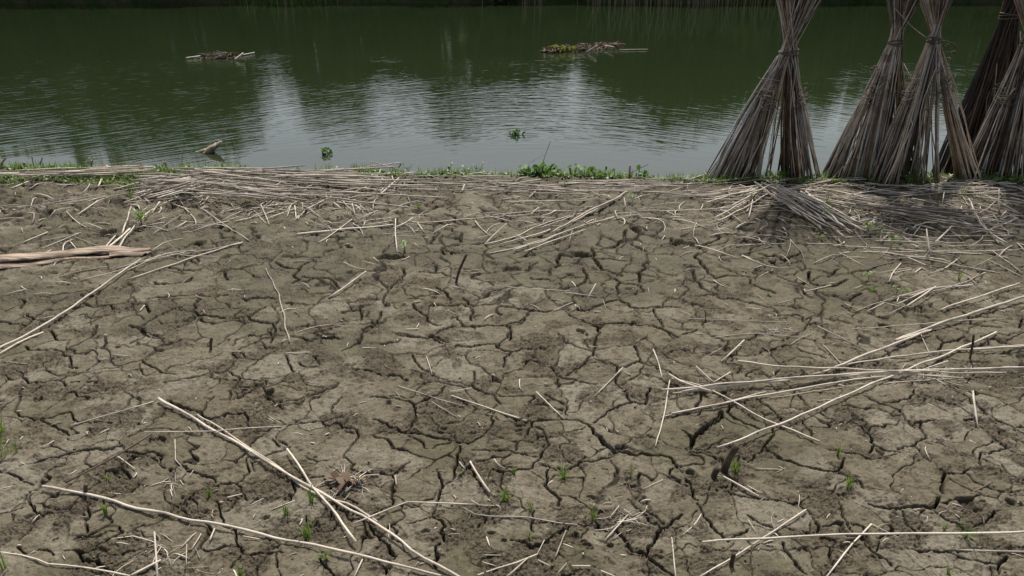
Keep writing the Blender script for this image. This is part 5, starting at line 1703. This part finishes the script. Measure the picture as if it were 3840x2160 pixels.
c3 = pix(*tp('F', 672, 862)); o = lump("dry_husk", (c3[0], c3[1], zat(c3[0], c3[1]) + .012), (.024, .02, .016), M_STUB, "small curled dark husk by the white bent stalk", "husk", 6)
c4 = pix(*tp('B', 22, 915)); mb = MB()
r = np.random.default_rng(4)
for k in range(7):
    a = r.uniform(0, 6.28); L = r.uniform(.03, .07)
    x0, y0 = c4[0] + r.normal(0, .02), c4[1] + r.normal(0, .015); z0 = surf(x0, y0) + .01
    mb.ribbon([(x0, y0, z0), (x0 + L * .5 * math.cos(a), y0 + L * .5 * math.sin(a), z0 + .022), (x0 + L * math.cos(a), y0 + L * math.sin(a), z0 + .012)], [.006, .014, .003], (-math.sin(a), math.cos(a), r.normal(0, .4)))
tag(mb.build("dead_leaf_heap", M_ROT), "little heap of curled brown dead leaves by the long diagonal stalk", "dead leaves")

# ------------------------------------------------------------------ floating debris mats
def debris(label, pts, seed, n, sticks, yellow=None):
    """pts: display pixels (2576) of mat: x0,x1,y centre"""
    r = np.random.default_rng(seed)
    c = pix(*tp('X', (pts[0] + pts[1]) / 2, pts[2]), WATER_Z); a = pix(*tp('X', pts[0], pts[2]), WATER_Z); b = pix(*tp('X', pts[1], pts[2]), WATER_Z)
    L = (b[0] - a[0]) / 2; root = empty("debris_mat", (c[0], c[1], WATER_Z)); tag(root, label, "debris mat", "floating debris mats")
    mb = MB()
    for k in range(n):
        u = r.uniform(-1, 1); x = u * L; wd = L * .22 * math.sqrt(max(0.05, 1 - u * u)) + .08; y = r.uniform(-1, 1) * wd + pts[3] * u
        q = r.random() * 6.283; l = r.uniform(.08, .35); z = r.uniform(-.03, .06) * (1.1 - abs(u) * .6)
        mb.tube(resample([(x, y, z), (x + l * .5 * math.cos(q), y + l * .5 * math.sin(q), z + r.uniform(0, .06)), (x + l * math.cos(q), y + l * math.sin(q), z + r.uniform(-.03, .05))], 5), r.uniform(.004, .012), 5)
    mb.build("twig_heap", M_TWINE, root)
    V, F = leaf_quads(np.stack([r.uniform(-L, L, n * 2), np.zeros(n * 2), r.uniform(0, .09, n * 2)], 1), n * 2, .11, r)
    C = V.reshape(-1, 4, 3); us = C[:, :, 0].mean(1) / L; C[:, :, 1] += (r.uniform(-1, 1, n * 2) * (L * .2 * np.sqrt(np.clip(1 - us ** 2, .05, 1)) + .06) + pts[3] * us)[:, None]
    m2 = MB(); m2.add(C.reshape(-1, 3), F); m2.build("rotting_leaves", M_ROT, root, smooth=False)
    if yellow:
        V, F = leaf_quads(np.stack([r.normal(yellow * L, L * .16, 70), r.normal(pts[3] * yellow - .05, .12, 70), r.uniform(0.02, .12, 70)], 1), 70, .09, r)
        m3 = MB(); m3.add(V, F); m3.build("yellow_leaves", M_YEL, root, smooth=False)
    for (x0, y0, x1, y1, rd, z1) in sticks:
        p = pix(*tp('X', x0, y0), WATER_Z + .02); q = pix(*tp('X', x1, y1), WATER_Z + z1)
        m4 = MB(); m4.tube(resample([Vector(p) - root.location, Vector(q) - root.location], 8), rd, 6); m4.build("floating_stalk", M_PALE, root)
debris("smaller floating mat of twigs, left half of the river", (508, 600, 145, 0.0), 31, 55, [(590, 150, 612, 134, .018, .12), (468, 146, 512, 140, .016, .03), (600, 140, 640, 132, .01, .02)])
debris("longer floating mat with yellow leaves, right half of the river", (1368, 1572, 124, 0.55), 32, 200, [(1478, 130, 1502, 115, .022, .15), (1560, 125, 1630, 124, .009, .02), (1505, 112, 1545, 118, .01, .1)], -0.62)

# ------------------------------------------------------------------ water plants
def hya_leaf(seed):
    r = np.random.default_rng(seed); mb = MB(); n = 12
    V = [(0, 0, 0)]; F = []
    for ring, rr in ((1, .5), (2, 1.0)):
        for j in range(n):
            a = j * 6.283 / n; q = rr * (1 + .07 * math.cos(2 * a)) * (1 - .25 * max(0, -math.cos(a)) * rr)
            V.append((q * math.cos(a) * 0.92, q * math.sin(a) * .95, .16 * rr * rr + .03 * r.normal()))
    for j in range(n):
        k = (j + 1) % n; F.append((0, 1 + j, 1 + k)); F.append((1 + j, 1 + n + j, 1 + n + k, 1 + k))
    mb.add(V, F)
    o = mb.build("leaf", M_HYA); me = o.data; bpy.data.objects.remove(o); return me
HL = [hya_leaf(i) for i in range(4)]
def hyacinth(label, c, rx, ry, n, s, hmax, seed, tilt=.7):
    r = np.random.default_rng(seed); root = empty("water_hyacinth", c); tag(root, label, "water plant", "water hyacinth clumps")
    st = MB()
    for k in range(n):
        a = r.random() * 6.283; q = math.sqrt(r.random()); x, y = q * rx * math.cos(a), q * ry * math.sin(a)
        h = hmax * r.uniform(.3, 1.0) * (1.1 - .5 * q); sz = s * r.uniform(.65, 1.15)
        bx, by = x * .6, y * .6
        st.tube(resample([(bx, by, -.03), (bx + (x - bx) * .4, by + (y - by) * .4, h * .6), (x, y, h)], 6), np.linspace(.007, .004, 6), 5)
        o = bpy.data.objects.new("leaf", HL[k % 4]); COL.objects.link(o); o.parent = root
        o.location = (x, y, h); o.scale = (sz, sz, sz); o.rotation_euler = (r.normal(0, .5) + tilt * r.uniform(0, 1), r.normal(0, .5), r.random() * 6.283)
    st.build("leaf_stalks", M_HYA, root)
cc = pix(*tp('Q', 520, 640)); hyacinth("big leafy water hyacinth clump at the middle of the shore", (cc[0], cc[1] + .04, zat(cc[0], cc[1]) - .03), .19, .10, 50, .032, .12, 1)
for q, (x, y, rx, n, s, lb) in enumerate([(1015, 650, .05, 4, .045, "few round hyacinth leaves right of the big clump"), (1215, 640, .10, 7, .04, "small hyacinth tuft between the big clump and the forked stump"), (1420, 630, .12, 8, .045, "hyacinth tuft beside the forked stump"), (2020, 680, .05, 5, .03, "tiny hyacinth tuft right of the grey stake")]):
    cc = pix(*tp('Q', x, y)); hyacinth(lb, (cc[0], cc[1] + .02, zat(cc[0], cc[1]) - .01), rx, .06, n, s, .13, 10 + q)
cc = pix(*tp('V', 195, 1260)); hyacinth("small dark hyacinth tuft at the shore right of the left heap", (cc[0], cc[1], zat(cc[0], cc[1])), .07, .05, 9, .03, .09, 20)
cc = pix(*tp('X', 817, 388), WATER_Z); hyacinth("small green hyacinth floating alone near the left shore", (cc[0], cc[1], WATER_Z), .085, .06, 14, .027, .06, 21)
cc = pix(*tp('X', 1303, 340), WATER_Z); hyacinth("dark straggly plant floating alone in the bright water", (cc[0], cc[1], WATER_Z), .12, .05, 14, .022, .06, 22)
cc = pix(*tp('W', 1750, 1310)); hyacinth("green leaf tuft between the feet of the first stook", (pix(*tp('W', 700, 1315))[0], 6.27, -.03), .25, .08, 22, .03, .08, 23)
hyacinth("green leaf tuft between the feet of the palest stook", (pix(*tp('W', 1590, 1325))[0], 6.25, -.03), .12, .06, 12, .03, .10, 24)
hyacinth("green leaf tuft in front of the right edge stook", (pix(*tp('W', 2500, 1350))[0], 6.1, -.0), .3, .08, 26, .026, .07, 25)

# low weeds and grass along the shore: nobody could count them
mb = MB(); r = np.random.default_rng(55)
DENS = [(0, 620, 590, 655, 640), (0, 700, 640, 695, 420), (350, 900, 600, 640, 200), (620, 1300, 600, 650, 200), (1300, 1960, 620, 665, 560), (1960, 2560, 640, 672, 620), (2560, 3840, 655, 690, 520), (2700, 3100, 655, 690, 200), (3650, 3840, 660, 690, 200), (300, 1000, 640, 700, 120), (3840, 4700, 660, 690, 220), (-800, 0, 590, 660, 380)]
def weed_leaf(x, y, z, s):
    a = r.random() * 6.283; e = r.uniform(.1, .9); d = np.array([math.cos(a) * math.cos(e), math.sin(a) * math.cos(e), math.sin(e)]); sd = np.array([-math.sin(a), math.cos(a), r.normal(0, .3)])
    p = np.array([x, y, z]); mb.ribbon([p, p + d * s * .5, p + d * s - np.array([0, 0, s * .2])], [s * .08, s * .34, s * .05], sd)
for (x0, x1, y0, y1, n) in DENS:
    for k in range(int(n * 1.7)):
        px, py = r.uniform(x0, x1), r.uniform(y0, y1)
        if perlin(np.array([px * .012]), np.array([py * .05]), 77)[0] < -.2: continue
        x, y, _ = pix(px, py); z = zat(x, y); mb.mi = 0 if r.random() < .7 else 1
        if mb.mi == 0:
            h = r.uniform(0.0, .035)
            for q in range(4): weed_leaf(x + r.normal(0, .02), y + r.normal(0, .02), z + h * r.random(), r.uniform(.015, .038))
        else:
            for q in range(3):
                l = r.uniform(.03, .085); a = r.random() * 6.283; b_ = l * r.uniform(.1, .5)
                mb.ribbon([(x, y, z - .005), (x + b_ * .4 * math.cos(a), y + b_ * .4 * math.sin(a), z + l * .6), (x + b_ * math.cos(a), y + b_ * math.sin(a), z + l)], [.0025, .002, .0004], (-math.sin(a), math.cos(a), 0))
tag(mb.build("shore_weeds", [M_LEAF, M_GRASS]), "low green weeds and grass fringing the near shore", "weeds", None, 'stuff')
# taller leafy weeds standing against the water
for i, (t_, x, y, h, lb) in enumerate([('D', 950, 110, .13, "taller leafy weed at the left shore beside the wrapper"), ('D', 1190, 100, .16, "spindly weed at the left shore by the grey stake"), ('D', 690, 130, .08, "low leafy weed left of the wrapper"), ('D', 1010, 110, .10, "leafy weed between the wrapper and the grey stake"), ('V', 500, 1290, .10, "spindly dry weed at the shore right of the left heap"), ('V', 810, 1295, .09, "bare twiggy weed left of the hyacinth clump"), ('V', 930, 1290, .09, "small leafy weed left of the hyacinth clump"), ('V', 1030, 1290, .12, "single bent weed stem at the middle shore")]):
    c = pix(*tp(t_, x, y)); z = zat(c[0], c[1]); r = np.random.default_rng(600 + i); mb = MB()
    for k in range(4):
        a = r.random() * 6.283; P = resample([(0, 0, 0), (h * .15 * math.cos(a), h * .1 * math.sin(a), h * .6), (h * .45 * math.cos(a), h * .2 * math.sin(a), h * r.uniform(.8, 1.2))], 7); mb.tube(P, .0018, 4)
        for p in P[2:]:
            for s_ in (0, 1):
                b_ = r.random() * 6.283; L = r.uniform(.015, .035); d = np.array([math.cos(b_), math.sin(b_), .4])
                mb.ribbon([p, p + d * L * .5, p + d * L], [.001, L * .25, .001], (-math.sin(b_), math.cos(b_), 0))
    o = mb.build("weed", M_LEAF); o.location = (c[0], c[1], z); tag(o, lb, "weed", "taller weeds on the near shore")

# ------------------------------------------------------------------ seedlings and grass tufts on the mud
def tuft(t_, x, y, h, n, label, spread=.5, wd=.0022, mat=None, broad=False, seed=0, name="grass_tuft"):
    r = np.random.default_rng(700 + seed + int(x)); c = pix(*tp(t_, x, y)); z = surf(c[0], c[1]); mb = MB()
    for k in range(n):
        a = r.random() * 6.283; l = h * r.uniform(.5, 1.1); b_ = l * spread * r.uniform(.2, 1.2); x0, y0 = r.normal(0, h * .08), r.normal(0, h * .05)
        if broad:
            P = [(0, 0, 0), (b_ * .3 * math.cos(a), b_ * .3 * math.sin(a), l * .7), (b_ * .8 * math.cos(a), b_ * .8 * math.sin(a), l * .95), (b_ * 1.3 * math.cos(a), b_ * 1.3 * math.sin(a), l * .8)]
            mb.ribbon(P, [wd * .2, wd * .4, wd * 2.6, wd * .2], (-math.sin(a), math.cos(a), 0))
        else:
            P = [(x0, y0, -.004), (x0 + b_ * .3 * math.cos(a), y0 + b_ * .3 * math.sin(a), l * .55), (x0 + b_ * .75 * math.cos(a), y0 + b_ * .75 * math.sin(a), l * .9), (x0 + b_ * 1.1 * math.cos(a), y0 + b_ * 1.1 * math.sin(a), l)]
            mb.ribbon(P, [wd, wd * .9, wd * .6, wd * .1], (-math.sin(a), math.cos(a), 0))
    o = mb.build(name, mat or M_GRASS); o.location = (c[0], c[1], z); tag(o, label, "seedling" if broad else "grass tuft", "green sprouts on the mud"); return o
TU = [('A', 598, 1100, .055, 16, "dense bright grass tuft under the longest level stalk", .3), ('A', 40, 790, .13, 7, "tall grass tuft at the left edge", .35), ('A', 100, 770, .06, 6, "smaller grass tuft beside the tall one at the left edge", .4), ('A', 20, 640, .07, 8, "grass tuft at the left edge above the tall one", .6),
      ('A', 1745, 1220, .085, 14, "leafy grass tuft left of the diagonal stalks' crossing, lowest", .5), ('A', 1765, 1030, .06, 14, "grass tuft right under the diagonal stalks' crossing", .8), ('A', 1620, 1095, .05, 12, "small grass tuft left of the crossing", .7), ('A', 1185, 1000, .04, 9, "faint grass tuft above the longest level stalk", .6),
      ('A', 1845, 1350, .04, 16, "low spreading grass tuft under the level stalk, lower left of centre", 1.1), ('A', 1362, 1445, .05, 9, "leafy sprout at the bottom, left of centre", .5), ('A', 28, 1425, .10, 6, "tall thin grass blades at the bottom left corner", .2), ('A', 610, 905, .03, 6, "withered sprout below the dark grey stalk", .9),
      ('B', 930, 1030, .055, 18, "star shaped grass tuft at the bent broken stalk", .9), ('B', 1258, 900, .04, 18, "low round grass tuft in the lower middle", 1.3), ('B', 975, 860, .035, 8, "faint sprout above the star shaped tuft", .8), ('B', 1420, 1130, .05, 8, "thin grass tuft beside the crack, lower middle", .4), ('B', 1070, 1090, .04, 7, "sparse sprout right of the star shaped tuft", .5), ('B', 1637, 880, .045, 3, "single grass sprig in the lower middle", .3), ('B', 1060, 1255, .025, 7, "tiny sprout in the crack, lower middle", .8), ('B', 680, 870, .025, 6, "tiny sprout near the thick short stalk", .8),
      ('C', 880, 770, .055, 8, "upright bright grass tuft on the right mud", .15), ('C', 935, 960, .065, 10, "grass tuft below the upright one on the right mud", .3), ('C', 303, 845, .08, 9, "grass tuft growing by the broken dark stub", .5), ('C', 1600, 1240, .06, 16, "spreading grass tuft behind the long thick stalk, right", 1.2), ('C', 1480, 1190, .03, 8, "small sprout above the long thick stalk, right", 1.0), ('C', 1505, 1440, .03, 8, "sprout at the bottom edge, right", .7),
      ('F', 1090, 430, .12, 16, "grass tuft behind the grey pile below the stooks", .8), ('F', 1430, 1060, .05, 10, "star shaped sprout on the right middle mud", 1.0), ('F', 2080, 1000, .06, 12, "dark grass tuft in the right hand mud", 1.0), ('F', 650, 1085, .02, 16, "mossy yellow green patch by the crack, right of centre", 1.6), ('F', 2120, 360, .12, 12, "grass blades at the foot of the slanting far right stalks", .6), ('F', 2260, 380, .07, 10, "low grass right of the slanting far right stalks", .8), ('F', 1915, 430, .05, 8, "low sprout below the palest stook", .8),
      ('E', 1195, 320, .03, 8, "sprout at the left shore heap's right end", .7), ('E', 580, 440, .05, 12, "pale sprout in the upper middle cracks", 1.2), ('E', 590, 290, .05, 8, "upright sprout below the shore, left of centre", .3), ('D', 990, 370, .12, 12, "grass tuft at the foot of the left hand heap", .5), ('D', 840, 380, .08, 10, "thin grass left of the tuft under the heap", .6), ('D', 50, 815, .04, 8, "little grass behind the husk at the left edge", 1.0), ('D', 2035, 340, .06, 8, "sprout under the left heap's right half", .5), ('F', 430, 245, .05, 12, "leafy sprouts before the first stook's left leg", .8)]
for i, (t_, x, y, h, n, lb, sp) in enumerate(TU): tuft(t_, x, y, h, n, lb, sp, seed=i)
SD = [('E', 480, 800, .11, 9, "broad leaved seedling standing by the upright straw"), ('D', 1070, 560, .13, 14, "leafy weed clinging to the slender stalk behind the husk"), ('F', 535, 400, .09, 9, "pale leafy seedling on the grey pile's left end"), ('F', 1075, 520, .10, 9, "leafy seedling growing through the grey pile"), ('F', 1400, 620, .10, 12, "wilted leafy weed below the bright chips"), ('F', 1570, 730, .08, 7, "pale wilted seedling under the level stalks, right"), ('F', 1120 + 730, 832, .035, 8, "small bright round sprout on the long grey stalk"), ('F', 1400, 985, .06, 5, "white flowered sprout on the right middle mud"), ('F', 1610, 1115, .08, 6, "broad leaved weed by the three stalk fan"), ('E', 2195, 400, .07, 6, "yellow green seedling above the sheaf's upper end"), ('E', 1690, 285, .05, 7, "seedling by the fallen stalks under the hyacinth"), ('D', 1815, 270, .05, 7, "dark green seedling on the left heap"), ('E', 1820, 460, .04, 4, "two leaved seedling on the long level stalk"), ('F', 1045, 690, .05, 7, "yellow sprout at the grey pile's lower tip"), ('F', 1480, 650, .06, 6, "wilted pale leaves right of the wilted weed")]
for i, (t_, x, y, h, n, lb) in enumerate(SD): tuft(t_, x, y, h, n, lb, .8, .0045 if h > .05 else .003, M_LEAF, True, 50 + i, "seedling")
print("objects", len(bpy.data.objects))
